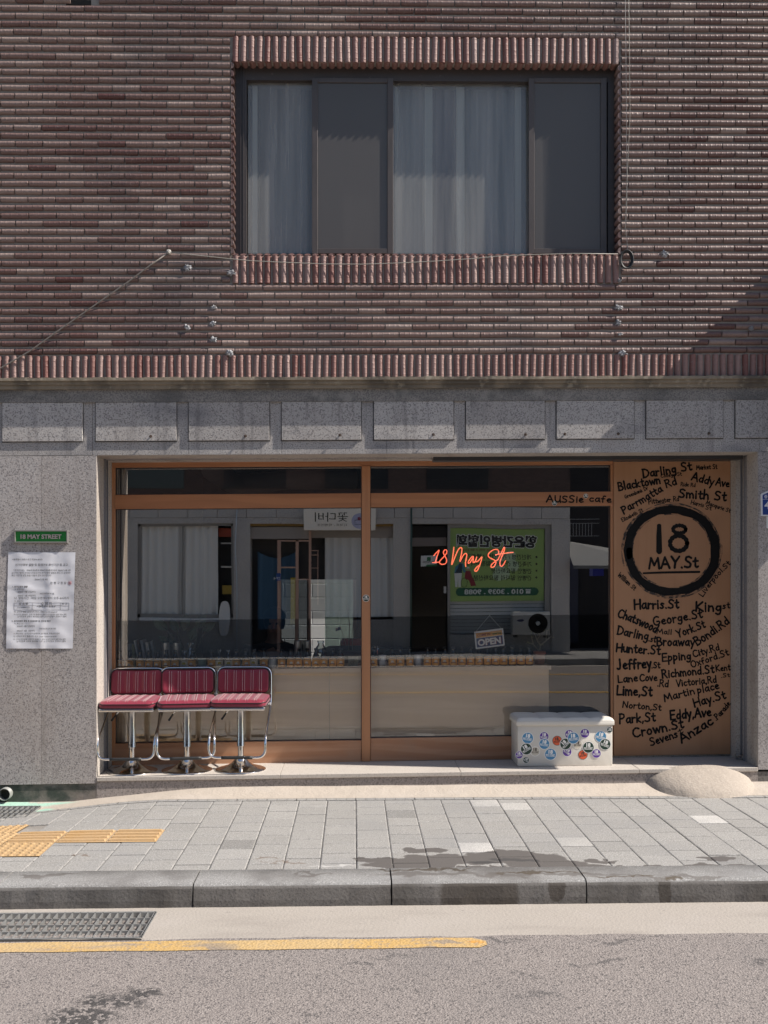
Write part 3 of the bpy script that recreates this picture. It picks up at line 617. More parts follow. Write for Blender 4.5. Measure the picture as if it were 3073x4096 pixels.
for i in range(n):        # rounded tops of the sill bricks running back to the frame
    xc = hx0 + p * (i + .5); base = len(b.v); ht = random.uniform(.010, .016)
    for j, y in enumerate((YM - .022, YF)):
        for k in range(7):
            a = math.pi * k / 6; b.v.append(SH((xc - p * .4 * math.cos(a), y, zST - .006 + ht * math.sin(a))))
    for k in range(6):
        b.f.append([base + 7 + k, base + k, base + k + 1, base + 7 + k + 1]); b.m.append(0); b.t.append(.3); b.sm.append(True)
    b.f.append([base + k for k in range(7)][::-1]); b.m.append(0); b.t.append(.3); b.sm.append(False)
b.build('window_sill', M_soldier, BLD)
nj = round((zLB - zST) / PITCH); pj = (zLB - zST) / nj
for sx, s in ((hx0, 1), (hx1, -1)):
    b = MB()
    for i in range(nj):
        zc = zST + pj * (i + .5); base = len(b.v); tv = random.uniform(.1, .6)
        for y in (YM - .02, YF):
            for k in range(8):
                a = math.pi * k / 7; b.v.append(SH((sx + s * (.022 * math.sin(a) ** .8 - .004), y, zc - .0235 * math.cos(a))))
        for k in range(7):
            f = [base + k, base + 8 + k, base + 9 + k, base + k + 1]; b.f.append(f if s < 0 else f[::-1]); b.m.append(0); b.t.append(tv); b.sm.append(True)
        f = [base + k for k in range(8)]; b.f.append(f); b.m.append(0); b.t.append(tv); b.sm.append(False)
    b.build('window_jamb', M_brick, BLD)
b = MB()
mx0, mx1 = hx0 - .004, hx1 + .004
b.box(FX0, mx0, YM, .3, zS0, ZTOP, sh=True).box(mx1, FX1, YM, .3, zS0, ZTOP, sh=True).box(mx0, mx1, YM, .3, zS0, zST - .004, sh=True).box(mx0, mx1, YM, .3, zLB + .022, ZTOP, sh=True)
b.build('mortar_wall', M_mortar, BLD)
b = MB().box(X(262, -.05), X(362, -.05), -.034, -.031, Zf(20, -.05, 310), Zf(-6, -.05, 310), sh=True); b.build('missing_brick_hole', M_pit, BLD)
# sealant and old fixings on the bricks
for (u, v, s) in [(749, 1070, 26), (855, 1228, 17), (746, 1308, 21), (852, 1295, 19), (853, 1357, 22), (918, 1413, 26), (926, 1090, 24), (2660, 1014, 26), (2478, 1122, 16), (2475, 1230, 25), (2475, 1290, 20), (2480, 1337, 16), (2492, 1413, 24), (3006, 1313, 18)]:
    c = W(u, v, -.058); r = s * .85 / 540; nn = 22; b = MB(); base = []
    for k in range(nn):
        t = 2 * math.pi * k / nn; q = r * random.uniform(.45, 1.05); base.append((c.x + q * math.cos(t), c.z + q * .8 * math.sin(t)))
    vs = [(x, -.052, z) for x, z in base] + [(c.x + (x - c.x) * .6, -.062 + random.uniform(-.004, .004), c.z + (z - c.z) * .6) for x, z in base] + [(c.x, -.060, c.z)]
    b.add(vs, [(k, (k + 1) % nn, nn + (k + 1) % nn, nn + k) for k in range(nn)] + [(nn + k, nn + (k + 1) % nn, 2 * nn) for k in range(nn)])
    b.build('sealant_patch', M_sealant, BLD)
# cornice, fascia, frieze
M_grime_shade = mat('grimy shadow gap', (.06, .058, .06), .9, layers=[dict(scale=12, lo=.45, hi=.65, col=(.18, .175, .17), fac=.7, detail=4)])  # one dark colour for the grime and the shade in the panel gaps
z1513, z1524, z1537, z1553, z1604, z1813 = [Zf(v, -.03) for v in (1513, 1524, 1537, 1553, 1604, 1813)]
b = MB().box(FX0, FX1, -.080, .3, z1524, z1513, sh=True).box(FX0, FX1, -.060, .3, z1537, z1524, sh=True).box(FX0, FX1, -.043, .3, z1553, z1537, sh=True)
for k in range(90):       # mortar crumbs along the lip
    x = FX0 + (FX1 - FX0) * (k + random.random()) / 90; b.box(x, x + random.uniform(.02, .09), -.076, -.05, z1513 - .001, z1513 + random.uniform(.002, .007), sh=True)
b.build('cornice', M_cornice, BLD)
MB().box(FX0, FX1, -.018, .3, z1604, z1553, sh=True).build('fascia', M_fascia, BLD)
ox0, ox1 = X(386, 0), X(3032, 0)
zPB, zPT = Zf(1759, -.012), Zf(1606, -.012)
b = MB()
js = [-4.6] + [X(u, 0) for u in (408 - 540, 370, 755, 1127, 1547, 1652, 2015, 2336, 2720, 3040)] + [4.7]
for a, c in zip(js[:-1], js[1:]): b.box(a + .0012, c - .0012, .0, .55, z1813, z1604, 0, random.uniform(.2, .8), sh=True)
b.build('frieze', M_frieze, BLD)
for (u0, u1) in [(-735, -410), (-362, -40), (9, 330), (383, 705), (755, 1077), (1127, 1444), (1496, 1814), (1864, 2179), (2227, 2536), (2586, 2892), (2943, 3240), (3290, 3590)]:
    x0, x1 = X(u0, -.012), X(u1, -.012)
    MB().rbox(x0, x1, -.014, .02, zPB, zPT, .0016, 1, sh=True, tint=random.uniform(.0, 1.0)).build('frieze_panel', M_frieze, BLD)
    MB().box(x0 - .007, x1 + .006, -.002, .02, zPB - .007, zPT + .008, sh=True).build('panel_shadow_gap', M_grime_shade, BLD)  # dark plate outlining the panel: gap shade painted in, along with edge grime
for (u, v) in [(603, 1745), (982, 1744), (1360, 1740), (1733, 1738), (2102, 1738), (2473, 1735), (2835, 1733), (2259, 1736)]:
    c = W(u, v, -.012); b = MB().tube([(c.x, -.010, c.z), (c.x + .004, -.03, c.z - .002)], .0055, 8).tube([(c.x, -.0125, c.z), (c.x, -.0145, c.z)], .011, 10); b.build('anchor_bolt', M_rust, BLD)
# piers, plinth, reveals, ledge
zPL = Zf(3136, 0, 200)
b = MB()
for a, c in [(-4.6, -4.2), (-4.2, -3.78), (-3.78, -3.2), (-3.2, X(166, 0)), (X(166, 0), ox0)]: b.box(a + .0012, c - .0008, -.004, .3, zPL, z1813 - .004, 0, random.uniform(.15, .85), sh=True)
b.build('pier', M_granite, BLD)
b = MB()
for a, c in [(ox1, 3.6), (3.6, 4.2), (4.2, 4.7)]: b.box(a + .0008, c - .0012, -.004, .3, Zf(3078, 0, 3050), z1813 - .004, 0, random.uniform(.15, .85), sh=True)
b.build('pier', M_granite, BLD)
MB().box(-4.6, 4.7, .006, .3, -.2, zPL + .01, sh=True).build('plinth', M_base, BLD)
zL = Zf(3094, -.006); LT = .030
b = MB()
ljs = [ox0 + .002] + [X(u, 0) for u in (1120, 1843, 2556)] + [ox1 - .002]
for a, c in zip(ljs[:-1], ljs[1:]): b.rbox(a + .001, c - .001, -.008, .50, zL - LT, zL, .0025, 1, sh=True)
b.build('ledge', M_ledge, BLD)
b = MB(); b.box(ox0, ox1, .0045, .30, zL - LT - .3, zL - LT - .001, sh=True); b.build('ledge_riser', mat('granite riser', (.30, .265, .245), .8, layers=[dict(scale=75, lo=.5, hi=.62, col=(.12, .105, .10), fac=.6), dict(scale=90, lo=.55, hi=.66, col=(.5, .45, .42), fac=.4)]), BLD)
for s, xe in ((1, ox0), (-1, ox1)):
    zr0, zr1 = zL, z1813
    def rb(bb, d0, d1, y0, y1, mi=0): bb.box(min(xe + s * d0, xe + s * d1), max(xe + s * d0, xe + s * d1), y0, y1, zr0, zr1, mi, sh=True)
    bb = MB(); rb(bb, -.03, .0015, .002, .205); rb(bb, -.03, .0015, .335, .52); bb.build('reveal', M_jamb, BLD)
    bb = MB(); rb(bb, -.04, -.02, .205, .335, 0); rb(bb, -.02, .004, .205, .213, 1); rb(bb, -.02, .006, .240, .262, 1); rb(bb, -.02, .004, .325, .335, 1); bb.build('shutter_channel', [M_channel, M_channel2], BLD)
bb = MB().box(ox0, ox1, .002, .205, z1813 - .0025, z1813 - .0005, sh=True).box(ox0, ox1, .335, .50, z1813 - .004, z1813 - .0005, sh=True); bb.build('soffit', M_jamb, BLD)
bb = MB().box(X(1730, .3), ox1 - .03, .215, .325, z1813 - .03, z1813 - .001, sh=True); bb.build('shutter_slot', M_channel, BLD)
# shell of the house
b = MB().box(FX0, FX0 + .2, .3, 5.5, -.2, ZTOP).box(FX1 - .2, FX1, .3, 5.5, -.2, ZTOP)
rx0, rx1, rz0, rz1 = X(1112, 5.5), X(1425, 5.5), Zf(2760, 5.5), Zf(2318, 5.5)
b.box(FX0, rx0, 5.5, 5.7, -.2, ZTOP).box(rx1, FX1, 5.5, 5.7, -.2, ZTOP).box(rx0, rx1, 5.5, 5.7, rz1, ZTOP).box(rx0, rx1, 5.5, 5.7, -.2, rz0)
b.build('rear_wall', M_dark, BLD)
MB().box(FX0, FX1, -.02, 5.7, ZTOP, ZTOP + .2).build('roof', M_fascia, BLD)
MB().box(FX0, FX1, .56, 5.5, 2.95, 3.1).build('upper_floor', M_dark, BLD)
MB().box(ox0 - .02, FX1, .53, 5.5, .02, .2).build('room_floor', plain('brown floor', (.09, .07, .055), .6), BLD)
MB().box(ox0 - .25, ox0 - .05, .53, 5.5, .1, 2.95).build('room_partition', plain('greige room wall', (.20, .19, .175), .8), BLD)
b = MB().tube([(X(900, 2), 1.2, 2.62), (X(905, 2), 2.4, 2.62), (X(960, 2.4), 2.6, 2.62), (X(1150, 2.6), 2.7, 2.68), (X(1420, 2.7), 2.9, 2.70)], .10, 14)
MB().box(X(487, .62), X(498, .62), .60, .64, .2, 2.6).build('pale_post', plain('cream post', (.72, .68, .58), .5), BLD)
b.build('ceiling_duct', plain('grey duct', (.3, .29, .27), .6), BLD)
# ---- shopfront: plywood frame with panes
YFm, YG0 = .46, .50
SF = empty('shopfront', (0, 0, 0)); SF.parent = BLD
def P2(u0, v0, u1, v1, y): return X(u0, y), X(u1, y), Zf(v1, y), Zf(v0, y)
fr = MB()
def rail(u0, v0, u1, v1, y0=YFm, y1=.53, mb=None, mi=0, r=.002):
    x0, x1, z0, z1 = P2(u0, v0, u1, v1, y0); (mb or fr).rbox(x0, x1, y0, y1, z0, z1, r, 1, mi, sh=True)
rail(447, 1841, 2453, 1864); rail(459, 1973, 1446, 2029, YFm - .004); rail(1482, 1973, 2452, 2029, YFm - .004)
fr.build('frame', M_wood, SF)
for q in ((1447, 1864, 1481, 3047, YFm - .012), (447, 1864, 459, 3050, YFm - .002), (2444, 1864, 2453, 3046, YFm - .002)):
    fr = MB(); rail(*q); fr.build('post', M_woodv, SF)
for q in ((459, 2962, 1446, 3049, YFm - .002), (1482, 2955, 2444, 3046, YFm - .002)):
    fr = MB(); rail(*q); fr.build('skirt', M_woodlow, SF)
ga = MB()
for (u0, v0, u1, v1) in [(459, 1865, 1447, 1973), (1481, 1865, 2444, 1973), (459, 2029, 1447, 2962), (1481, 2029, 2444, 2955)]:
    x0, x1, z0, z1 = P2(u0, v0, u1, v1, YFm); w = .006
    for q in ((x0, x1, z0, z0 + w), (x0, x1, z1 - w, z1), (x0, x0 + w, z0 + w, z1 - w), (x1 - w, x1, z0 + w, z1 - w)): ga.box(q[0], q[1], .489, .512, q[2], q[3], sh=True)
ga.build('gasket', M_channel, SF)
def pane(u0, v0, u1, v1, split=None, name='pane'):
    x0, x1, z0, z1 = P2(u0, v0, u1, v1, YG0); b = MB()
    if split:
        zs = Zf(split, YG0); b.quad(*[SH((x, YG0, z)) for x, z in ((x0, z0), (x1, z0), (x1, zs), (x0, zs))], 0); b.quad(*[SH((x, YG0, z)) for x, z in ((x0, zs), (x1, zs), (x1, z1), (x0, z1))], 1)
    else: b.quad(*[SH((x, YG0, z)) for x, z in ((x0, z0), (x1, z0), (x1, z1), (x0, z1))], 1)
    return b.build(name, [M_glass, M_film], SF)
pane(455, 1860, 1450, 1978); pane(1478, 1860, 2448, 1978)
pane(455, 2022, 1450, 2968, 2473); pane(1478, 2022, 2448, 2962, 2468)
# ---- painted plywood board and the strip beside it
BD = MB(); YB0 = .448
x0, x1, z0, z1 = X(2455, YB0), X(2922, YB0), Zf(3020, YB0, 2690), Zf(1846, YB0, 2690)
BD.rbox(x0, x1, YB0, YB0 + .02, z0, z1, .0015, 1, sh=True); BOARD = BD.build('plywood_board', M_board, BLD)
bb = MB().box(x0 - .01, ox1, YB0 + .021, .53, zL, z1813, sh=True).box(x1 + .002, ox1 - .001, .345, YB0 + .02, zL, z1813 - .004, sh=True); bb.build('board_backing', M_jamb, BLD)
# ---- upper window
UW = empty('upper_window', (0, 0, 0)); UW.parent = BLD
f = MB(); YA, YBk = .062, .115
wx0, wx1 = hx0 + .012, hx1 - .012; wz0, wz1 = zST - .012, zLB + .020
def ub(u0, v0, u1, v1, y0, y1, mb, mi=0):
    x0, x1 = X(u0, y0), X(u1, y0); um = (u0 + u1) / 2; mb.rbox(x0, x1, y0, y1, Zf(v1, y0, um), Zf(v0, y0, um), .002, 1, mi, sh=True)
f.box(wx0, X(986, YA), YA, .2, wz0, wz1, sh=True).box(X(2432, YA), wx1, YA, .2, wz0, wz1, sh=True).box(X(986, YA), X(2432, YA), YA + .001, .2, Zf(322, YA), wz1, sh=True).box(X(986, YA), X(2432, YA), YA + .001, .2, wz0, Zf(1016, YA), sh=True)
for u in (962, 972): f.box(X(u, YA), X(u + 4, YA), YA - .012, YA, wz0, wz1, sh=True)
f.build('outer_frame', M_bronze, UW)
for (a, c) in ((1248, 1573), (2115, 2427)):
    s = MB(); ub(a, 312, a + 23, 1015, .040, .061, s); ub(c - 23, 312, c, 1015, .040, .061, s); ub(a + 23, 312, c - 23, 330, .041, .061, s); ub(a + 23, 994, c - 23, 1014, .041, .061, s)
    so_ = s.build('screen_frame', M_bronze2, UW)
    x0, x1 = X(a + 20, .05), X(c - 20, .05); s = MB().quad(*[SH((x, .052, z)) for x, z in ((x0, Zf(996, .05)), (x1, Zf(996, .05)), (x1, Zf(326, .05)), (x0, Zf(326, .05)))]); s.build('insect_screen', M_screen, UW)
for (a, c) in ((992, 1260), (1250, 1580), (1566, 2128), (2110, 2430)):
    yy = .105 if a in (992, 1566) else .135
    s = MB().quad(*[SH((x, yy, z)) for x, z in ((X(a, yy), Zf(1014, yy)), (X(c, yy), Zf(1014, yy)), (X(c, yy), Zf(318, yy)), (X(a, yy), Zf(318, yy)))]); s.build('pane', M_winglass, UW)
# inner sash in white and the curtains behind
s = MB()
for (u0, u1) in ((1010, 1030), (1580, 1594), (1700, 1730), (1826, 1858), (2060, 2085)): s.box(X(u0, .155), X(u1, .155), .155, .18, wz0, wz1 - .08, sh=True)
s.box(X(1000, .155), X(2150, .155), .156, .18, wz1 - .10, wz1 - .06, sh=True); s.box(X(985, .155), X(2430, .155), .156, .18, wz0 - .05, wz0 + .05, sh=True)
s.build('inner_sash', plain('cream inner sash', (.88, .85, .76), .5), UW)
def curtain(name, u0, u1, v0, v1, y, amp, nf, mt, parent, col=None):
    b = MB(); N = nf * 8; x0, x1, z0, z1 = X(u0, y), X(u1, y), Zf(v1, y), Zf(v0, y)
    ph = random.random() * 6
    for i in range(N + 1):
        t = i / N; x = x0 + (x1 - x0) * t; yy = y + amp * math.sin(t * nf * 2 * math.pi + ph + 1.3 * math.sin(t * 9)) * (.6 + .4 * math.sin(t * 17))
        for z in (z0, (z0 + z1) / 2, z1): b.v.append(SH((x, yy, z)))
    for i in range(N):
        for k in range(2): b.f.append([i * 3 + k, i * 3 + 3 + k, i * 3 + 4 + k, i * 3 + 1 + k]); b.m.append(0); b.t.append(.5); b.sm.append(True)
    return b.build(name, mt, parent)
M_curt = plain('pale grey curtain', (.34, .36, .37), .9); M_curt2 = plain('lilac curtain', (.22, .21, .25), .9); M_curtd = plain('dark curtain', (.07, .072, .08), .9)
curtain('curtain', 1850, 2150, 300, 1030, .20, .012, 7, M_curt, UW); curtain('curtain', 1575, 1730, 300, 1030, .21, .012, 4, M_curt, UW)
curtain('curtain', 1728, 1830, 300, 1030, .205, .010, 3, M_curt2, UW); curtain('curtain', 985, 1260, 300, 1030, .42, .02, 6, plain('grey blue curtain', (.11, .135, .155), .9), UW)
curtain('curtain', 1260, 1560, 300, 1030, .45, .03, 5, M_curtd, UW); curtain('curtain', 2150, 2330, 300, 1030, .40, .02, 3, plain('slate curtain', (.10, .12, .14), .9), UW)
# ------------------------------------------------------------------ across the street (what the panes mirror)
YV, YO = 13.3, -12.3          # mirrored depth, true depth (pane at y = 0.5)
def OX(u): return X(u, YV)
def OZ(v): return W(1416, v, YV).z
sheet('far_pavement', M_paver, -20, 20, -12.6, -10.8, .115)
o = MB().box(-20, 20, -10.8, -10.55, -.05, .12).build('far_kerb', M_kerb); tag(o, kind='structure')
o = MB().box(-20, 20, -10.56, -10.3, -.05, .004).build('far_gutter', M_gutter); tag(o, kind='structure')
M_opp = mat('far granite', (.50, .48, .46), .7, layers=[dict(scale=50, lo=.5, hi=.62, col=(.18, .18, .19), fac=.5), dict(scale=1, lo=.45, hi=.7, col=(.36, .34, .34), fac=.5, detail=5)])
OB = empty('grey_building', (0, YO, 0), 'grey granite building across the street mirrored in the shop windows', 'building')
def ob(b, u0, v0, u1, v1, d0, d1, mi=0):
    b.box(min(OX(u0), OX(u1)), max(OX(u0), OX(u1)), YO + d0, YO + d1, OZ(v1), OZ(v0), mi); return b
b = MB(); b.box(-13, OX(2278), YO - .6, YO - .45, -.1, OZ(2040)); b.build('inner_wall', plain('dark far interior', (.07, .07, .072), .8), OB)
b = MB()
for u0, u1 in ((-2200, 300), (460, 548), (932, 1000), (1572, 1640), (2206, 2279)): ob(b, u0, 2085, u1, 2640, -.6, 0)
us = list(range(-2200, 2279, 118)) + [2279]
for a, c in zip(us[:-1], us[1:]): ob(b, a + 1, 2028, c - 1, 2072, -.6, 0)
ob(b, -2200, 2073, 2279, 2096, -.6, -.01)
ob(b, 548, 2470, 932, 2640, -.6, -.03); ob(b, 1245, 2480, 1572, 2640, -.6, -.03); ob(b, 1800, 2540, 2206, 2640, -.6, -.03)
b.build('wall', M_opp, OB)
b = MB().box(-13, OX(2279), YO - .6, YO - .02, OZ(2026), 5.5); b.build('upper_wall', mat('far dark brick', (.09, .06, .052), .8, layers=[dict(scale=8, st=(1, 1, 3), lo=.4, hi=.6, col=(.05, .035, .032), fac=.6)]), OB)
b = MB().box(-13, OX(2279), YO - .6, YO + .12, 5.5, 5.7); b.build('roof', M_fascia, OB)
for k in range(6):
    x = -9 + 2.1 * k
    if x < OX(2200): w = MB().box(x, x + 1.3, YO - .019, YO - .005, 3.5, 4.8); w.build('window', plain('far upper glass', (.03, .035, .04), .1), OB)
M_far_cur = plain('grey white curtain', (.74, .74, .72), .9); M_farframe = plain('far grey frame', (.28, .27, .26), .5)
def ocurt(u0, v0, u1, v1, d, nf, mt):
    b = MB(); N = nf * 6
    for i in range(N + 1):
        t = i / N; x = OX(u0) + (OX(u1) - OX(u0)) * t; y = YO + d + .03 * math.sin(t * nf * 6.28 + math.sin(t * 7))
        b.v += [(x, y, OZ(v1)), (x, y, OZ(v0))]
    for i in range(N): b.f.append([2 * i, 2 * i + 2, 2 * i + 3, 2 * i + 1]); b.m.append(0); b.t.append(.5); b.sm.append(True)
    return b.build('curtain', mt, OB)
ocurt(556, 2105, 868, 2462, -.14, 9, M_far_cur); ocurt(1300, 2100, 1572, 2470, -.2, 8, plain('grey curtain', (.62, .63, .63), .9))
def frame_(rects, mt, name, d=-.12, t=.06):
    b = MB()
    for r in rects: ob(b, *r, d, d + t)
    return b.build(name, mt, OB)
frame_([(548, 2096, 932, 2106), (548, 2456, 932, 2472), (548, 2096, 560, 2470), (726, 2106, 731, 2456), (922, 2096, 932, 2470)], M_farframe, 'window_frame')
b = ob(MB(), 560, 2471, 905, 2486, -.05, .02); b.build('window_sill', plain('pale far sill', (.62, .63, .66), .6), OB)
ob(MB(), 866, 2113, 925, 2147, -.3, -.28).build('red_panel', plain('orange red panel', (.45, .09, .05), .6), OB)
ob(MB(), 880, 2342, 932, 2377, -.3, -.28).build('yellow_box', plain('yellow box', (.6, .42, .08), .6), OB)
ob(MB(), 878, 2170, 928, 2175, -.3, -.2).build('shelf', plain('pale shelf', (.6, .58, .55), .6), OB); ob(MB(), 878, 2264, 928, 2271, -.3, -.2).build('shelf', plain('pale shelf', (.6, .58, .55), .6), OB)
# door with white letters at the far left
d = ob(MB(), 500, 2180, 548, 2560, -.2, -.14).build('door', plain('black door', (.012, .012, .013), .15), OB)
b = MB(); b.text('Ecl', (OX(521), YO - .136, OZ(2288)), (-1, 0, 0), (0, 0, 1), .10); b.build('door_lettering', M_white, d)
# pink framed glass door with a blue net behind
M_pink = plain('pale pink door frame', (.50, .32, .25), .5)
frame_([(1108, 2160, 1121, 2640), (1180, 2160, 1192, 2640), (1234, 2090, 1244, 2640), (1121, 2160, 1234, 2166), (1121, 2266, 1180, 2272), (1192, 2315, 1234, 2320), (1244, 2200, 1275, 2203), (1244, 2218, 1275, 2221), (1244, 2270, 1275, 2273), (1270, 2200, 1273, 2420)], M_pink, 'door_frame', -.15, .07)
b = MB(); N = 24
for i in range(N + 1):
    t = i / N; x = OX(1025) + (OX(1180) - OX(1025)) * t; b.v += [(x, YO - .3 + .03 * math.sin(t * 20), OZ(2520)), (x, YO - .3 + .03 * math.sin(t * 20), OZ(2205 + 26 * math.sin(math.pi * t)))]
for i in range(N): b.f.append([2 * i, 2 * i + 2, 2 * i + 3, 2 * i + 1]); b.m.append(0); b.t.append(.5); b.sm.append(True)
b.build('blue_net', plain('blue net', (.07, .15, .24), .9), OB)
ob(MB(), 1000, 2108, 1240, 2155, -.3, -.1).build('roller_shutter_box', plain('greige shutter box', (.33, .30, .28), .6), OB)
ob(MB(), 1158, 2310, 1180, 2500, -.28, -.26).build('yellow_strip', plain('yellow strip', (.55, .45, .06), .6), OB)
ob(MB(), 1000, 2095, 1572, 2105, -.14, -.06).build('ochre_trim', plain('ochre trim', (.28, .17, .04), .6), OB)
ob(MB(), 1244, 2105, 1572, 2150, -.3, -.16).build('roller_shutter_box', plain('greige shutter box', (.33, .30, .28), .6), OB)
def plaque(u0, v0, u1, v1, y0, y1, col, name, label, cat, rough=.4):
    r = empty(name, ((OX(u0) + OX(u1)) / 2, y0, OZ(v1)), label, cat)
    MB().rbox(min(OX(u0), OX(u1)), max(OX(u0), OX(u1)), y0, y1, OZ(v1), OZ(v0), .006, 1).build('panel', plain(name + ' face', col, rough), r); return r
r = plaque(1104, 2292, 1121, 2323, YO - .078, YO - .06, (.02, .08, .30), 'number_plate', 'small blue house number plate on the pink door frame across the street', 'number plate')
b = MB().text('37-6', (OX(1119), YO - .058, OZ(2318)), (-1, 0, 0), (0, 0, 1), .055); b.build('lettering', M_white, r)
r = plaque(1217, 2033, 1502, 2122, YO + .06, YO + .2, (.86, .82, .74), 'shop_sign', 'cream sign with Korean lettering and flower box emblem across the street', 'sign')
b = MB(); b.text('꽃다비', (OX(1392), YO + .203, OZ(2085)), (-1, 0, 0), (0, 0, 1), .155, width=OX(1392) - OX(1262)); b.text('디저트 / 떡케이크', (OX(1388), YO + .203, OZ(2106)), (-1, 0, 0), (0, 0, 1), .045, width=OX(1388) - OX(1272)); b.build('lettering', plain('dark sign ink', (.02, .025, .02), .5), r)
b = MB(); cx, cz = OX(1437), OZ(2086); b.add([(cx + .16 * math.cos(t * .2618), YO + .202, cz + .16 * math.sin(t * .2618)) for t in range(24)], [list(range(24))], 0)
b.tube([(cx - .09, YO + .206, cz + .02), (cx - .09, YO + .206, cz - .07), (cx + .08, YO + .206, cz - .07), (cx + .08, YO + .206, cz + .02), (cx - .09, YO + .206, cz + .02)], .004, 4, 1)
for k in range(5): b.tube([(cx + .03 * math.cos(k * 1.257), YO + .207, cz + .05 + .03 * math.sin(k * 1.257)), (cx + .01 * math.cos(k * 1.257), YO + .207, cz + .05 + .01 * math.sin(k * 1.257))], .016, 6, 2)
b.build('emblem', [plain('lilac disc', (.45, .47, .66), .5), plain('emblem line', (.05, .05, .08), .5), plain('flower red', (.4, .03, .05), .5)], r)
# office door with clover sign, banner window, air conditioner
d = ob(MB(), 1645, 2185, 1790, 2620, -.25, -.2).build('office_door', plain('black glossy door', (.025, .022, .018), .12), OB); ob(MB(), 1640, 2105, 1800, 2150, -.25, -.18).build('door_transom', plain('dark transom', (.02, .02, .022), .2), OB); ob(MB(), 1645, 2150, 1790, 2184, -.25, -.18).build('door_header', plain('taupe header', (.2, .17, .16), .6), OB)
ob(MB(), 1779, 2345, 1789, 2372, -.19, -.16).build('door_handle', M_white, d)
r = plaque(1686, 2222, 1752, 2266, YO - .19, YO - .175, (.66, .68, .68), 'door_sign', 'white sign with green clover on the black office door across the street', 'sign')
b = MB(); cx, cz = OX(1719), OZ(2236)
for a in range(4):
    px, pz = cx + .028 * math.cos(a * 1.571 + .785), cz + .028 * math.sin(a * 1.571 + .785)
    b.add([(px + .024 * math.cos(t * .524), YO - .172, pz + .024 * math.sin(t * .524)) for t in range(12)], [list(range(12))], 0)
b.add([(OX(1752), YO - .173, OZ(2266)), (OX(1705), YO - .173, OZ(2266)), (OX(1712), YO - .173, OZ(2259)), (OX(1752), YO - .173, OZ(2257))], [(0, 1, 2, 3)], 0)
b.text('행운간병인협회', (OX(1744), YO - .172, OZ(2252)), (-1, 0, 0), (0, 0, 1), .035, 1, .01, width=OX(1744) - OX(1694)); b.build('lettering', [plain('clover green', (.02, .16, .06), .6), plain('sign ink', (.02, .02, .02), .6)], r)
frame_([(1792, 2096, 1803, 2640), (2182, 2096, 2206, 2640), (1803, 2096, 2182, 2112)], M_farframe, 'window_frame')
b = MB()
for k in range(9): ob(b, 1800, 2404 + k * 15, 2184, 2417 + k * 15, -.16, -.14 - .008 * (k % 2))
b.build('shutter_slats', plain('pale grey slats', (.44, .47, .48), .5), OB)
BN = empty('banner', (OX(1990), YO - .09, OZ(2406)), 'lime green banner with Korean text and phone number across the street', 'banner')
M_lime = plain('lime vinyl', (.27, .40, .125), .55); M_dkg = plain('dark green print', (.012, .10, .055), .55); M_prt = plain('black print', (.012, .014, .014), .5); M_gray = plain('grey white print', (.62, .64, .62), .5)
x0, x1, z0, z1 = OX(1803), OX(2180), OZ(2405), OZ(2113); YBN = YO - .09
MB().box(x0, x1, YBN - .01, YBN, z0, z1).build('sheet', M_lime, BN)
def bt(mb, body, u_start, v_base, u_end, h, mi, bold=0, dy=.004): mb.text(body, (OX(u_start), YBN + dy, OZ(v_base)), (-1, 0, 0), (0, 0, 1), h, mi, bold, width=OX(u_start) - OX(u_end))
b = MB()
for du, dv in ((-3, 0), (3, 0), (0, -3), (0, 3), (2, 2), (-2, 2), (2, -2), (-2, -2)): bt(b, '행운간병인협회', 2150 + du, 2183 + dv, 1830 + du, .185, 1, .05, .002 + .0002 * (du + 3 * dv + 12) / 12)
bt(b, '행운간병인협회', 2150, 2183, 1830, .185, 0, .05)
for i, (tx, ue) in enumerate([('개인간병 / 가정간병 / 병원간병', 1848), ('가족간병 간병비보험청구서류', 1865), ('간병인 필요하신분', 1964), ('간병인 일자리 필요하신분', 1895)]):
    vb = 2235 + i * 28; bt(b, tx, 2129, vb, ue, .085, 0, .012); cx, cz = OX(2149), OZ(vb - 10); b.add([(cx + .022 * math.cos(t * .524), YBN + .003, cz + .022 * math.sin(t * .524)) for t in range(12)], [list(range(12))], 0)
bt(b, '가정방문간병전문, 하지만 큰 행운·공조합니다', 2020, 2204, 1836, .035, 2, .01)
zc, hh = OZ(2367), .085; xa, xb = OX(1842), OX(2142)
b.add([(xb + hh * math.cos(t), YBN + .002, zc + hh * math.sin(t)) for t in [-1.571 + .262 * k for k in range(13)]] + [(xa + hh * math.cos(t), YBN + .002, zc + hh * math.sin(t)) for t in [1.571 + .262 * k for k in range(13)]], [list(range(26))], 3)
bt(b, '010 . 3039 . 9088', 2095, 2376, 1860, .10, 1, .03, .005)
cx, cz = OX(2115), OZ(2367); b.box(cx - .05, cx + .05, YBN + .003, YBN + .005, cz - .045, cz + .01, 1).box(cx - .06, cx + .06, YBN + .003, YBN + .0052, cz + .02, cz + .045, 1)
for (du, dv) in ((-22, 2225), (22, 2225), (-25, 2265), (32, 2262), (-6, 2295), (-28, 2300)):   # pale clover
    cx, cz = OX(2022 + du), OZ(dv); b.add([(cx + .12 * math.cos(t * .393), YBN + .0011 + .0001 * (du + 30) / 10, cz + .12 * math.sin(t * .393)) for t in range(16)], [list(range(16))], 4)
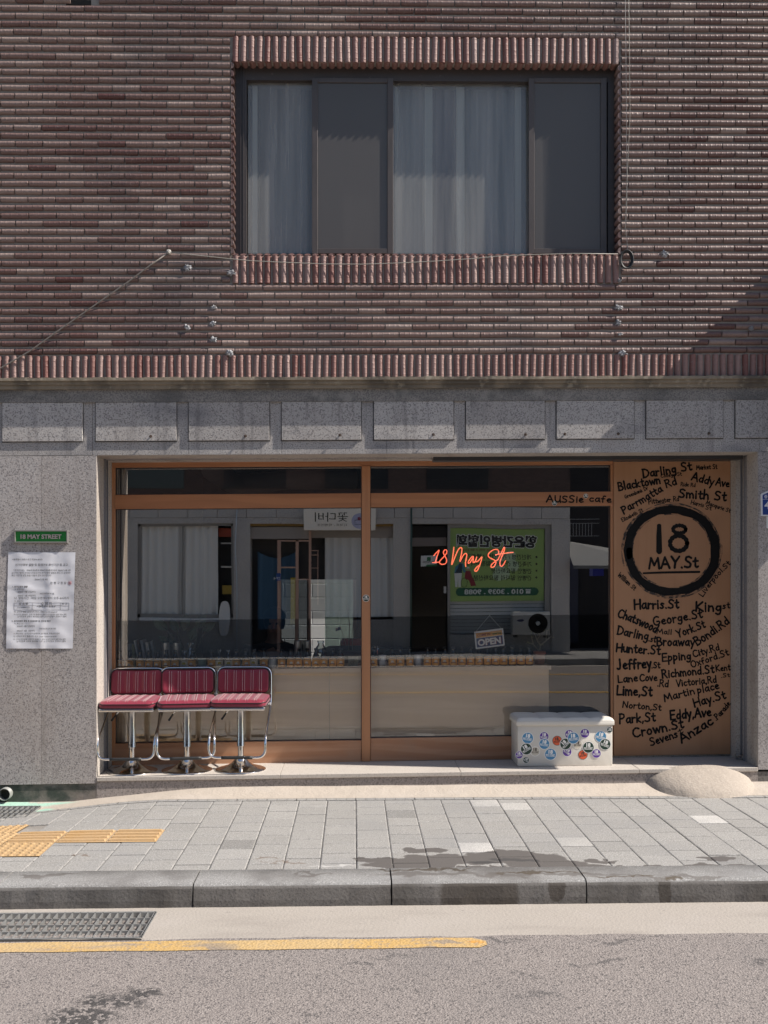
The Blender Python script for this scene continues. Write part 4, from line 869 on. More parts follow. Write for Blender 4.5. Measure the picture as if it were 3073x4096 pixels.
# carer and a seated patient in a wheelchair, as flat print
def blob(u, v, ru, rv, mi, dy=.003): b.add([(OX(u + ru * math.cos(t * .524)), YBN + dy, OZ(v + rv * math.sin(t * .524))) for t in range(12)], [list(range(12))], mi)
def poly(pts, mi, dy): b.add([(OX(u), YBN + dy, OZ(v)) for u, v in pts], [list(range(len(pts)))], mi)
blob(1849, 2246, 6, 8, 5); poly([(1842, 2243), (1844, 2237), (1853, 2237), (1857, 2242)], 0, .0036)
poly([(1842, 2254), (1856, 2256), (1866, 2288), (1858, 2292), (1852, 2275), (1850, 2293), (1820, 2293), (1824, 2268)], 6, .003); poly([(1840, 2255), (1852, 2258), (1850, 2292), (1822, 2292), (1832, 2276)], 8, .0034)
poly([(1820, 2293), (1850, 2293), (1845, 2347), (1836, 2347), (1835, 2310), (1832, 2347), (1824, 2347)], 1, .003)
blob(1875, 2276, 5, 7, 5); poly([(1869, 2274), (1871, 2268), (1879, 2268), (1881, 2274)], 1, .0036)
poly([(1864, 2284), (1884, 2284), (1890, 2306), (1898, 2318), (1906, 2342), (1886, 2343), (1878, 2320), (1861, 2314)], 7, .003)
cx, cz = OX(1859), OZ(2330); b.tube([(cx + .066 * math.cos(t * .393), YBN + .006, cz + .095 * math.sin(t * .393)) for t in range(16)], .004, 4, 0, closed=True)
b.build('print', [M_prt, M_gray, plain('red print', (.25, .04, .02), .6), M_dkg, plain('pale clover print', (.42, .55, .36), .6), plain('skin print', (.45, .25, .17), .6), plain('blue print', (.06, .22, .32), .6), plain('crimson print', (.22, .025, .035), .6), plain('navy vest print', (.02, .035, .06), .6)], BN)
AC = empty('air_conditioner', (OX(2113), YO + .15, OZ(2545)), 'white outdoor air conditioner unit on the step under the green banner', 'air conditioner')
x0, x1, z0, z1 = OX(2040), OX(2190), OZ(2540), OZ(2447); MB().rbox(x0, x1, YO + .02, YO + .30, z0, z1, .015, 2).build('casing', plain('off white casing', (.52, .51, .48), .5), AC)
cx, cz, rr = OX(2142), (z0 + z1) / 2, .20
b = MB().lathe((cx, YO + .302, cz), [(rr, 0), (rr, .006), (rr - .012, .008), (rr - .012, .002)], 32, axis='y'); b.add([(cx + (rr - .01) * math.cos(t * .2), YO + .303, cz + (rr - .01) * math.sin(t * .2)) for t in range(32)], [list(range(32))], 0)
for k in range(5): b.tube([(cx + (rr - .02) * (k + .5) / 5.2 * math.cos(t * .2618), YO + .312, cz + (rr - .02) * (k + .5) / 5.2 * math.sin(t * .2618)) for t in range(24)], .0025, 4, 1, closed=True)
b.lathe((cx, YO + .304, cz), [(.045, .008), (.03, .014), (.001, .015)], 16, 2, axis='y'); b.build('fan_grille', [M_pit, M_rubber, M_gray], AC)
b = MB().add([(OX(2072) + .075 * math.cos(t * .393), YO + .3025, cz + .06 + .026 * math.sin(t * .393)) for t in range(16)], [list(range(16))]); b.build('badge', plain('navy badge', (.01, .015, .10), .4), AC)
for xq in (x0 + .05, x1 - .1): MB().box(xq, xq + .05, YO + .03, YO + .29, z0 - .05, z0).build('foot', M_rubber, AC)
ov = MB(); cx, cz, a_, b_ = OX(898), (OZ(2400) + OZ(2545)) / 2, .11, .36
ov.prism([(cx + a_ * math.copysign(abs(math.cos(t * .2618)) ** .7, math.cos(t * .2618)), cz + b_ * math.copysign(abs(math.sin(t * .2618)) ** .75, math.sin(t * .2618))) for t in range(24)], YO + .03, YO + .05)
o = ov.build('menu_board', plain('white board', (.7, .7, .7), .5)); tag(o, 'white oval board leaning below the curtained window across the street', 'board')
b = MB().tube([(OX(952), YO + .04, OZ(2000)), (OX(940), YO + .04, OZ(2180)), (OX(945), YO + .03, OZ(2300)), (OX(948), YO + .03, OZ(2600))], .011, 8); o = b.build('downpipe', plain('pale blue pipe', (.5, .58, .66), .5)); tag(o, 'thin pale blue pipe running down the pier across the street', 'pipe')
b = MB().tube([(OX(1643), YO + .06, OZ(2000)), (OX(1643), YO + .06, OZ(2620))], .02, 8); o = b.build('utility_pipe', plain('dark green pipe', (.05, .10, .085), .5)); tag(o, 'dark green upright pipe beside the black office door across the street', 'pipe')
# neighbour to the right: dark gap, railing, awning
NB = empty('dark_building', (OX(2500), YO - 3, 0), 'dark set back building with a grey awning mirrored at the right pane edge', 'building')
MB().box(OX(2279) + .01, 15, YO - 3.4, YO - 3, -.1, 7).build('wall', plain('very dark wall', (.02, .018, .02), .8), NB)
MB().box(OX(2290), OX(2440), YO - 3, YO - 2.95, .1, 2.2).build('door', plain('navy door', (.03, .035, .07), .5), NB)
b = MB()
for v in (2050, 2068, 2124): ob(b, 2282, v, 2500, v + 2, -2.2, -2.17)
for k in range(14): ob(b, 2284 + k * 14, 2068, 2286 + k * 14, 2124, -2.19, -2.175)
b.build('balcony_railing', plain('grey rail', (.35, .35, .36), .5), NB)
b = MB(); xa, xb = OX(2280), OX(2620)
b.add([(xa, YO - .6, OZ(2156)), (xb, YO - .6, OZ(2215)), (xb, YO + .3, OZ(2262)), (xa, YO + .3, OZ(2262)), (xa, YO + .3, OZ(2275)), (xb, YO + .3, OZ(2275))], [(0, 1, 2, 3), (3, 2, 5, 4)], 0); b.build('awning', plain('grey awning', (.13, .135, .14), .8), NB)
ob(MB(), 2405, 2255, 2450, 2305, -1.0, -.7).build('blue_drum', plain('deep blue plastic', (.01, .02, .30), .5), NB)
# ------------------------------------------------------------------ brush lettering: one stroke font
G = {}
def g(ch, w, *st): G[ch] = (w, st)
g('A', .7, [(0, 0), (.34, 1), (.7, -.02)], [(.12, .36), (.58, .36)]); g('B', .62, [(.05, 0), (.05, 1)], [(.02, 1), (.35, 1), (.5, .82), (.4, .6), (.05, .52)], [(.3, .54), (.6, .38), (.55, .08), (.3, 0), (.02, 0)])
g('C', .68, [(.66, .85), (.45, 1), (.18, .9), (.02, .5), (.12, .12), (.4, -.02), (.68, .14)]); g('D', .68, [(.08, 0), (.06, 1)], [(0, 1), (.35, .98), (.66, .7), (.66, .35), (.4, .05), (.04, 0)])
g('E', .56, [(.54, 1), (.03, 1), (.03, 0), (.56, .02)], [(.03, .52), (.46, .54)]); g('G', .72, [(.62, .88), (.42, 1), (.15, .88), (.02, .5), (.12, .1), (.4, 0), (.66, .16), (.68, .42), (.4, .42)])
g('H', .66, [(.04, 1), (.02, 0)], [(.64, 1), (.62, 0)], [(.03, .5), (.63, .54)]); g('J', .55, [(.35, 1), (.38, .3), (.25, 0), (.02, .12)]); g('K', .62, [(.05, 1), (.03, 0)], [(.58, .98), (.06, .45), (.62, 0)])
g('L', .5, [(.06, 1), (.03, .02), (.52, .04)]); g('M', .86, [(.0, 0), (.14, 1), (.42, .3), (.72, 1), (.84, 0)]); g('N', .7, [(.02, 0), (.06, .98), (.6, .04), (.64, 1)]); g('O', .72, [(.36, 1), (.08, .8), (.02, .4), (.22, .02), (.52, .04), (.7, .45), (.6, .85), (.36, 1)])
g('P', .58, [(.08, 1), (.04, -.05)], [(.02, .98), (.4, 1), (.56, .78), (.42, .52), (.07, .46)]); g('R', .62, [(.06, 1), (.04, 0)], [(.02, 1), (.4, 1), (.52, .78), (.4, .56), (.06, .5)], [(.25, .52), (.6, 0)])
g('S', .6, [(.56, .86), (.34, 1), (.1, .88), (.12, .62), (.45, .45), (.54, .2), (.34, 0), (.02, .1)]); g('V', .64, [(0, 1), (.3, 0), (.64, 1)]); g('W', .9, [(0, 1), (.2, 0), (.44, .7), (.66, 0), (.9, 1)]); g('Y', .66, [(0, 1), (.33, .5)], [(.66, 1), (.33, .5), (.28, 0)])
g('U', .62, [(.04, 1), (.06, .25), (.3, 0), (.55, .2), (.58, 1)], [(.58, .4), (.62, 0)])
g('a', .5, [(.44, .55), (.2, .6), (.02, .3), (.14, .02), (.36, .12), (.44, .5)], [(.44, .6), (.44, .1), (.52, 0)]); g('b', .48, [(.05, 1), (.05, 0)], [(.05, .35), (.28, .58), (.46, .3), (.3, 0), (.05, .08)])
g('c', .44, [(.42, .5), (.2, .6), (.03, .3), (.18, 0), (.44, .1)]); g('d', .5, [(.44, .5), (.2, .58), (.02, .28), (.16, 0), (.4, .12), (.44, .4)], [(.46, 1), (.45, .02)]); g('e', .46, [(.04, .32), (.42, .36), (.38, .56), (.18, .6), (.03, .32), (.16, .02), (.45, .1)])
g('f', .4, [(.42, .92), (.26, 1), (.16, .8), (.15, 0)], [(0, .52), (.36, .55)]); g('g', .5, [(.44, .52), (.2, .6), (.04, .32), (.18, .08), (.42, .2), (.45, .55)], [(.45, .58), (.44, -.2), (.24, -.36), (.04, -.22)]); g('h', .48, [(.05, 1), (.04, 0)], [(.05, .35), (.28, .58), (.42, .4), (.44, 0)])
g('i', .16, [(.08, .6), (.08, 0)], [(.09, .86), (.10, .80)]); g('j', .25, [(.2, .6), (.2, -.2), (.02, -.3)], [(.2, .85), (.21, .8)]); g('k', .46, [(.05, 1), (.04, 0)], [(.4, .58), (.06, .26), (.45, 0)]); g('l', .16, [(.08, 1), (.08, 0)]); g('m', .72, [(.03, .6), (.04, 0)], [(.04, .4), (.2, .6), (.34, .4), (.35, 0)], [(.35, .4), (.52, .6), (.66, .4), (.68, 0)])
g('n', .48, [(.04, .6), (.04, 0)], [(.04, .38), (.26, .6), (.42, .4), (.44, 0)]); g('o', .5, [(.25, .6), (.04, .4), (.08, .08), (.28, 0), (.46, .2), (.42, .5), (.25, .6)]); g('p', .48, [(.05, .6), (.04, -.38)], [(.05, .42), (.28, .6), (.46, .34), (.28, .04), (.05, .1)]); g('q', .5, [(.42, .52), (.2, .6), (.03, .3), (.2, .02), (.42, .16)], [(.44, .6), (.45, -.38)])
g('r', .36, [(.04, .6), (.05, 0)], [(.05, .35), (.2, .58), (.36, .52)]); g('s', .42, [(.38, .52), (.2, .6), (.06, .46), (.3, .28), (.34, .1), (.18, 0), (.02, .08)]); g('t', .38, [(.18, .9), (.16, .1), (.3, 0), (.4, .1)], [(0, .58), (.38, .62)]); g('u', .48, [(.04, .6), (.06, .15), (.2, 0), (.4, .18), (.44, .6)], [(.44, .6), (.47, 0)])
g('v', .44, [(0, .6), (.2, 0), (.44, .6)]); g('w', .68, [(0, .6), (.16, 0), (.34, .5), (.5, 0), (.68, .6)]); g('x', .44, [(0, .6), (.42, 0)], [(.42, .6), (.02, 0)]); g('y', .46, [(.02, .6), (.22, .08)], [(.46, .6), (.12, -.38)]); g('z', .46, [(.03, .58), (.42, .58), (.03, .02), (.46, .03)])
g('.', .16, [(.06, .05), (.09, .02)]); g(',', .16, [(.1, .06), (.04, -.14)]); g(' ', .3)
ROUND = set('BCDGJOPQRSUabcdefghjmnopqrstu')
def chaikin(p, n=2):
    for _ in range(n):
        q = [p[0]]
        for a, c in zip(p[:-1], p[1:]): q += [(a[0] * .75 + c[0] * .25, a[1] * .75 + c[1] * .25), (a[0] * .25 + c[0] * .75, a[1] * .25 + c[1] * .75)]
        p = q + [p[-1]]
    return p
_lay = [0]
def stroke(mb, pts, w, put, mi=0):
    """a brush stroke as a thin ribbon with round ends; put maps 2d to the surface"""
    if len(pts) < 2: return
    for i in range(1, len(pts) - 1):     # a sharp turn starts a new stroke
        a, c, d = pts[i - 1], pts[i], pts[i + 1]; t = math.atan2(d[1] - c[1], d[0] - c[0]) - math.atan2(c[1] - a[1], c[0] - a[0])
        if abs((t + math.pi) % (2 * math.pi) - math.pi) > 1.0:
            stroke(mb, pts[:i + 1], w, put, mi); stroke(mb, pts[i:], w, put, mi); return
    L, Rr = [], []
    n = len(pts); _lay[0] += 1; z = (_lay[0] % 40) * .00004
    ph = random.random() * 6
    for i in range(n):
        a = pts[max(i - 1, 0)]; c = pts[min(i + 1, n - 1)]; dx, dy = c[0] - a[0], c[1] - a[1]; l = math.hypot(dx, dy) or 1; nx, ny = -dy / l, dx / l
        ww = w / 2 * (1 + .14 * math.sin(ph + i * 1.7) + random.uniform(-.06, .06)); L.append((pts[i][0] + nx * ww, pts[i][1] + ny * ww)); Rr.append((pts[i][0] - nx * ww, pts[i][1] - ny * ww))
    def cap(p, q):
        dx, dy = p[0] - q[0], p[1] - q[1]; l = math.hypot(dx, dy) or 1; t0 = math.atan2(dy, dx)
        return [(p[0] + w / 2 * math.cos(t0 + a), p[1] + w / 2 * math.sin(t0 + a)) for a in (-1.0, -.5, 0, .5, 1.0)]
    e0, e1 = cap(pts[0], pts[1]), cap(pts[-1], pts[-2])
    vs = [put(p, z) for p in L + Rr + e0 + e1]
    fs = [(i, i + 1, n + i + 1, n + i) for i in range(n - 1)]
    fs.append([0] + [2 * n + k for k in range(5)] + [n]); fs.append([2 * n - 1] + [2 * n + 5 + k for k in range(5)] + [n - 1])
    mb.add(vs, fs, mi)
def word(mb, s, p0, p1, h, put, w=.13, bow=0.0, jit=.02, mi=0):
    """letters along p0 -> p1 (bow: sag of the base line), h = capital height"""
    tot = sum(G[c][0] + .14 for c in s) - .14; dx, dy = p1[0] - p0[0], p1[1] - p0[1]; D = math.hypot(dx, dy); k = D / tot; x = 0
    for c in s:
        gw, sts = G[c]; t = (x + gw / 2) / tot; ang = math.atan2(dy, dx) + math.atan(bow * 4 * (1 - 2 * t) / D) ; nx, ny = -dy / D, dx / D
        cx, cy = p0[0] + dx * t + nx * bow * 4 * t * (1 - t), p0[1] + dy * t + ny * bow * 4 * t * (1 - t)
        ang += random.uniform(-.04, .04); hh = h * (1 + random.uniform(-.06, .06)); cy += random.uniform(-jit, jit) * h
        ca, sa = math.cos(ang), math.sin(ang)
        for st in sts:
            p = chaikin(list(st)) if c in ROUND and len(st) > 2 else list(st)
            q = [((px - gw / 2) * k, py * hh) for px, py in p]
            stroke(mb, [(cx + a * ca - b_ * sa, cy + a * sa + b_ * ca) for a, b_ in q], w * h, put, mi)
        x += gw + .14
YW = YB0 - .0012
def board_px(ox, oy, s):
    def P(x, y): p = W(ox + x / s, oy + y / s, YB0); return (p.x, p.z)
    return P
put = lambda p, z: (p[0], YW - z, p[1])
PA, PB = board_px(2400, 1780, 2.4666), board_px(2400, 2380, 2.4666)
SC = 1 / 2.4666 * 7.85 / F
mb = MB()
for (s, x0, y0, x1, y1, h, bow) in [('Darling St', 425, 325, 905, 248, 84, 0), ('Market St', 950, 245, 1155, 235, 44, 0), ('College St', 600, 322, 805, 302, 36, 0), ('Addy', 900, 345, 1115, 400, 78, 0), ('Ave', 1140, 395, 1270, 418, 72, 0),
    ('Blacktown', 185, 450, 595, 378, 80, 0), ('Rd', 655, 420, 760, 388, 76, 0), ('Ride Rd', 795, 405, 940, 415, 38, 0), ('Greenbank Dr', 250, 530, 475, 440, 36, 0), ('Parrmatta', 235, 680, 620, 455, 74, 0), ('Smith St', 775, 515, 1240, 552, 88, 0), ('Pittwater Rd', 480, 583, 780, 552, 46, 0),
    ('Harris', 895, 582, 1020, 615, 40, 0), ('St', 1038, 632, 1096, 645, 40, 0), ('Macqurie St', 1042, 585, 1280, 668, 40, 0), ('Elizabeth St', 222, 758, 425, 655, 36, 0), ('MAY.St', 485, 1220, 965, 1208, 108, 0), ('William St', 172, 1290, 335, 1435, 44, 0), ('Liverpool.St', 1015, 1500, 1290, 1175, 52, 14)]:
    a, c = PA(x0, y0), PA(x1, y1); word(mb, s, a, c, h * SC, put, w=.21 if h > 60 else .20, bow=bow * SC)
for (s, x0, y0, x1, y1, h, bow) in [('Harris.St', 340, 140, 775, 130, 92, 0), ('King', 945, 160, 1195, 160, 96, 0), ('st', 1210, 135, 1280, 130, 62, 0), ('Chatswood', 170, 215, 545, 375, 84, 10), ('Mall', 560, 382, 705, 390, 52, 0), ('George.St', 530, 305, 1010, 222, 84, 0), ('York.St', 770, 420, 1040, 320, 76, 0), ('Bondi.Rd', 958, 500, 1280, 272, 84, -8),
    ('Darling', 165, 385, 470, 445, 82, 0), ('.st', 478, 455, 545, 468, 62, 0), ('Broaway', 560, 500, 930, 500, 82, 0), ('Hunter.St', 160, 560, 590, 588, 86, 0), ('Epping', 615, 655, 895, 635, 80, 0), ('City.Rd', 925, 615, 1180, 540, 66, 0), ('Oxford.St', 905, 718, 1272, 592, 64, 0), ('Jeffrey', 170, 738, 505, 720, 98, 0), ('.St', 508, 722, 590, 722, 62, 0),
    ('Richmond.St', 615, 820, 1125, 768, 80, 0), ('Kent', 1145, 752, 1285, 742, 60, 0), ('.St', 1195, 815, 1278, 806, 40, 0), ('Lane', 180, 865, 370, 852, 72, 0), ('Cove', 392, 850, 562, 845, 70, 0), ('.Rd', 565, 900, 672, 908, 66, 0), ('Victoria,Rd', 755, 905, 1150, 862, 66, 0), ('Lime,St', 165, 985, 510, 998, 92, 0), ('Martin', 640, 1050, 935, 975, 72, 0), ('place', 965, 970, 1175, 925, 76, 0),
    ('Norton,St', 222, 1110, 600, 1140, 62, 0), ('Hay.St', 935, 1105, 1242, 1020, 84, 0), ('Park,St', 192, 1268, 545, 1245, 88, 0), ('Eddy,Ave', 697, 1230, 1095, 1192, 92, 0), ('Crown.St', 330, 1405, 825, 1310, 92, 0), ('Sevens', 502, 1490, 770, 1400, 76, 0), ('t', 780, 1372, 820, 1356, 50, 0), ('Anzac', 808, 1462, 1120, 1268, 92, 0), ('.Parade', 1145, 1240, 1290, 1075, 56, -6)]:
    a, c = PB(x0, y0), PB(x1, y1); word(mb, s, a, c, h * SC, put, w=.205, bow=bow * SC)
for pts, w in [([(583, 802), (582, 900), (584, 1052)], 52), ([(430, 1265), (620, 1258), (980, 1252)], 20)]: stroke(mb, [PA(*p) for p in pts], w * SC, put)
def ring(cx, cy, rx, ry, w, a0=0, a1=6.2832, n=48): stroke(mb, [PA(cx + rx * math.cos(a0 + (a1 - a0) * i / n), cy + ry * math.sin(a0 + (a1 - a0) * i / n)) for i in range(n + 1)], w * SC, put)
ring(783, 832, 62, 38, 38); ring(775, 970, 84, 75, 44)
# the big painted ring: several passes of a wide brush, dry streaks at its rim
for k, (dx, dy, w) in enumerate([(0, 0, 72), (6, 3, 66), (-8, -4, 64), (4, -8, 60)]):
    stroke(mb, [PA(708 + dx + (430 + 8 * math.sin(t * .3 + k)) * math.copysign(abs(math.cos(t * .1309 + k)) ** .94, math.cos(t * .1309 + k)), 1042 + dy + (405 + 8 * math.cos(t * .41 + k)) * math.copysign(abs(math.sin(t * .1309 + k)) ** .94, math.sin(t * .1309 + k))) for t in range(50)], w * SC, put)
LT_ = mb.build('brush_lettering', M_ink, BOARD)
mb = MB()
for k in range(120):
    a0 = random.uniform(0, 6.28); a1 = a0 + random.uniform(.15, .5); q = random.choice((-1, 1, 1)); o_ = random.uniform(32, 66) * q
    if q < 0: o_ *= .75
    stroke(mb, [PA(708 + (432 + o_) * math.cos(a0 + (a1 - a0) * i / 7), 1042 + (406 + o_) * math.sin(a0 + (a1 - a0) * i / 7)) for i in range(8)], random.uniform(4, 14) * SC, lambda p, z: (p[0], YW + .0006 - z * .3, p[1]))
mb.build('dry_brush_marks', M_drybrush, BOARD)
mb = MB(); YR = YFm - .004
def P3(x, y): p = W(2000 + x / 3.018, 1780 + y / 3.018, YR); return (p.x, p.z)
putr = lambda p, z: (p[0], YR - .0012 - z, p[1])
word(mb, 'AUSSie', P3(560, 690), P3(1005, 695), 82 / 3.018 * 7.86 / F, putr, w=.21); mb.build('brush_lettering', M_ink, SF); mb = MB(); word(mb, 'cafe', P3(1075, 680), P3(1340, 695), 78 / 3.018 * 7.86 / F, putr, w=.21)
mb.build('brush_lettering', M_ink, SF)
# ------------------------------------------------------------------ bar stools
def rrect(hx, hy, r, n=8):
    p = []
    for cx, cy, a0 in ((hx - r, hy - r, 0), (-hx + r, hy - r, 90), (-hx + r, -hy + r, 180), (hx - r, -hy + r, 270)):
        for k in range(n + 1): a = R(a0 + 90 * k / n); p.append((cx + r * math.cos(a), cy + r * math.sin(a)))
    return p
def cushion(hx, hy, r, t, grooves, place):
    """padded pad: welted rim, stitched channels; place maps (x, y, height) to space"""
    b = MB(); NX, NY = 72, 22; rim = rrect(hx, hy, r)
    def inside(x, y):   # signed closeness to the rim 0..1
        dx, dy = max(abs(x) - (hx - r), 0), max(abs(y) - (hy - r), 0); d = r - math.hypot(dx, dy) if (dx > 0 or dy > 0) else min(hx - abs(x), hy - abs(y)); d = min(d, hx - abs(x), hy - abs(y)); return d
    def hgt(x, y):
        d = max(0, inside(x, y)); e = min(1, d / .05); z = t * (.62 + .38 * math.sqrt(max(0, 1 - (1 - e) ** 2)))
        for gx in grooves: z -= .0065 * math.exp(-((x - gx) / .0055) ** 2) * e
        z += .003 * math.cos(x / (hx * 2 / (len(grooves) + 1)) * 2 * math.pi + math.pi * (len(grooves) + 1)) * e
        return z
    base = 0
    for i in range(NX + 1):
        for j in range(NY + 1):
            x = -hx + 2 * hx * i / NX; y = -hy + 2 * hy * j / NY
            # pull the grid onto the rounded outline
            ax, ay = abs(x), abs(y)
            if ax > hx - r and ay > hy - r:
                u_, v_ = (ax - hx + r) / r, (ay - hy + r) / r; m = max(u_, v_); l = math.hypot(u_, v_); f = m / l if l else 1; ax, ay = hx - r + u_ * f * r, hy - r + v_ * f * r
            x, y = math.copysign(ax, x), math.copysign(ay, y); b.v.append(place(x, y, hgt(x, y)))
    n = NY + 1
    for i in range(NX):
        for j in range(NY): b.f.append([i * n + j, (i + 1) * n + j, (i + 1) * n + j + 1, i * n + j + 1]); b.m.append(0); b.t.append(.5); b.sm.append(True)
    s = len(b.v); N = len(rim)
    for z, k in ((t * .62, 1), (t * .5, 1.006), (t * .2, 1.006), (0, .99)):
        for x, y in rim: b.v.append(place(x * k, y * k, z))
    for q in range(3):
        for k in range(N): b.f.append([s + q * N + k, s + (q + 1) * N + k, s + (q + 1) * N + (k + 1) % N, s + q * N + (k + 1) % N]); b.m.append(0); b.t.append(.5); b.sm.append(True)
    b.f.append([s + 3 * N + k for k in range(N)][::-1]); b.m.append(0); b.t.append(.5); b.sm.append(False)
    pip = MB().tube([place(x * 1.004, y * 1.004, t * .6) for x, y in rim], .0036, 6, closed=True); pip.tube([place(x * 1.004, y * 1.004, .004) for x, y in rim], .003, 6, closed=True)
    st = MB()
    for gx in grooves:
        for o_ in (-.0085, .0085): st.tube([place(gx + o_, -hy + .012 + (2 * hy - .024) * k / 14, hgt(gx + o_, -hy + .012 + (2 * hy - .024) * k / 14) + .0004) for k in range(15)], .0011, 4)
    return b, pip, st
def bez(p, n=8, r=.06):    # round the corners of a polyline
    p = [Vector(q) for q in p]; out = [p[0]]
    for a, c, d in zip(p[:-2], p[1:-1], p[2:]):
        u_ = (a - c); v_ = (d - c); l = min(r, u_.length * .49, v_.length * .49); s0, s1 = c + u_.normalized() * l, c + v_.normalized() * l
        for k in range(n + 1):
            t = k / n; out.append(s0 * (1 - t) ** 2 + c * 2 * t * (1 - t) + s1 * t * t)
    return out + [p[-1]]
def make_stool(label):
    r = empty('bar_stool', (0, 0, 0), label, 'bar stool', 'red vinyl bar stools on the ledge')
    def add(b, name, m, parent=r): return b.build(name, m, parent, local=True)
    add(MB().lathe((0, 0, 0), [(.0, .0), (.19, 0), (.1915, .003), (.188, .008), (.165, .014), (.13, .023), (.095, .036), (.066, .055), (.048, .076), (.038, .092), (.034, .100), (.026, .103)], 56), 'base', M_chrome)
    add(MB().lathe((0, 0, 0), [(.0215, .09), (.0215, .19)], 24), 'lower_tube', M_chrome2)
    add(MB().lathe((0, 0, 0), [(.0215, .178), (.029, .178), (.0295, .182), (.0275, .186), (.0275, .475)], 28), 'gas_column', M_chrome2)
    g5 = [-.132, -.066, 0, .066, .132]
    pl = lambda x, y, z: (x, y - .01, .497 + z + .006 * math.sin((y + .2) * 3) - .004 * (1 if y < -.19 else 0))
    c, pi_, st = cushion(.208, .195, .05, .056, g5, pl)
    s = add(c, 'seat', M_red); add(pi_, 'piping', M_piping, s); add(st, 'stitching', M_stitch, s)
    add(MB().rbox(-.203, .203, -.202, .178, .470, .497, .010, 3), 'seat_frame', M_chrome2)
    pb = lambda x, y, z: (x, .205 + .06 * (y / .1) * .2 + .02 * (x / .2) ** 2 * -1 - z, .655 + y)
    c, pi_, st = cushion(.196, .092, .04, .036, g5, pb)
    s = add(c, 'backrest', M_red); add(pi_, 'piping', M_piping, s); add(st, 'stitching', M_stitch, s)
    tubep = bez([(0, -.215, .128), (-.208, -.215, .128), (-.208, -.20, .27), (-.208, .17, .46), (-.210, .19, .52), (-.206, .222, .754), (.206, .222, .754), (.210, .19, .52), (.208, .17, .46), (.208, -.20, .27), (.208, -.215, .128), (0, -.215, .128)], 8, .065)
    add(MB().tube(tubep, .0095, 12), 'tube_frame', M_chrome)
    add(MB().tube([(-.115 + .23 * k / 8, -.2155, .128) for k in range(9)], .0125, 12), 'foot_grip', M_rubber)
    l = add(MB().tube([(-.05, -.02, .468), (-.085, -.06, .455), (-.105, -.085, .43)], .004, 8), 'height_lever', M_chrome); add(MB().tube([(-.100, -.080, .437), (-.128, -.110, .395)], [.006, .008], 10), 'lever_grip', M_rubber, l)
    add(MB().tube([(0, -.0275, .20), (0, -.031, .2)], .008, 10), 'rivet', M_rubber)
    return r
STOOLS = ['burgundy bar stool standing closest to the granite pier', 'burgundy bar stool standing between the other two stools', 'burgundy bar stool farthest from the pier, nearest the shopfront post']
proto = make_stool(STOOLS[0])
for i, (u, a) in enumerate([(528, 0), (748, 7), (963, -1)]):
    o = proto if i == 0 else copy_tree(proto); o['label'] = STOOLS[i]
    x = X(u, .215); o.location = (x, .215, zL + SL * x + .0005); o.rotation_euler = (0, 0, R(a))
# ------------------------------------------------------------------ ottoman with stickers
OYF = .155; ox_0, ox_1 = X(2071, OYF), X(2450, OYF); oz = zL + SL * (ox_0 + ox_1) / 2; OZT = W(2260, 2900, OYF).z
OT = empty('storage_ottoman', ((ox_0 + ox_1) / 2, .33, oz), 'cream faux leather storage ottoman covered with round stickers', 'ottoman')
MB().rbox(ox_0, ox_1, OYF, .475, oz + .0005, OZT + .01, .006, 2).build('body', M_leather, OT)
b = MB(); lx0, lx1, ly0, ly1 = ox_0 - .012, ox_1 + .012, OYF - .013, .488; lz0, lz1 = OZT - .003, OZT + .052
NXl, NYl = 64, 32
def lidz(x, y):
    tx, ty = (x - lx0) / (lx1 - lx0), (y - ly0) / (ly1 - ly0); e = min(1, min(tx, 1 - tx) * (lx1 - lx0) / .03, min(ty, 1 - ty) * (ly1 - ly0) / .03)
    z = lz1 - .02 + .02 * math.sqrt(max(0, 1 - (1 - e) ** 2)); gx = min(abs(tx - q) for q in (.25, .5, .75)) * (lx1 - lx0); gy = min(abs(ty - q) for q in (.333, .667)) * (ly1 - ly0)
    return z + .008 * (abs(math.sin(tx * 4 * math.pi)) ** .6) * (abs(math.sin(ty * 3 * math.pi)) ** .6) * e - .003 * math.exp(-(gx / .005) ** 2) - .003 * math.exp(-(gy / .005) ** 2)
for i in range(NXl + 1):
    for j in range(NYl + 1): x, y = lx0 + (lx1 - lx0) * i / NXl, ly0 + (ly1 - ly0) * j / NYl; b.v.append((x, y, lidz(x, y)))
for i in range(NXl):
    for j in range(NYl): n = NYl + 1; b.f.append([i * n + j, (i + 1) * n + j, (i + 1) * n + j + 1, i * n + j + 1]); b.m.append(0); b.t.append(.5); b.sm.append(True)
b.rbox(lx0, lx1, ly0, ly1, lz0, lz1 - .019, .005, 2)
b.build('lid', M_leather, OT)
STC = {'B': (.075, .26, .46), 'V': (.11, .04, .30), 'G': (.015, .045, .030), 'O': (.72, .12, .045), 'W': (.62, .57, .47)}
STM = {k: plain('sticker ' + n, c, .35) for (k, c), n in zip(STC.items(), ('blue', 'violet', 'dark green', 'orange', 'ivory'))}
M_stw = plain('sticker white', (.88, .87, .84), .35); M_std = plain('sticker ink', (.05, .035, .03), .4)
SPX = lambda x, y: W(2020 + x / 3.689, 2830 + y / 3.689, OYF - .001)
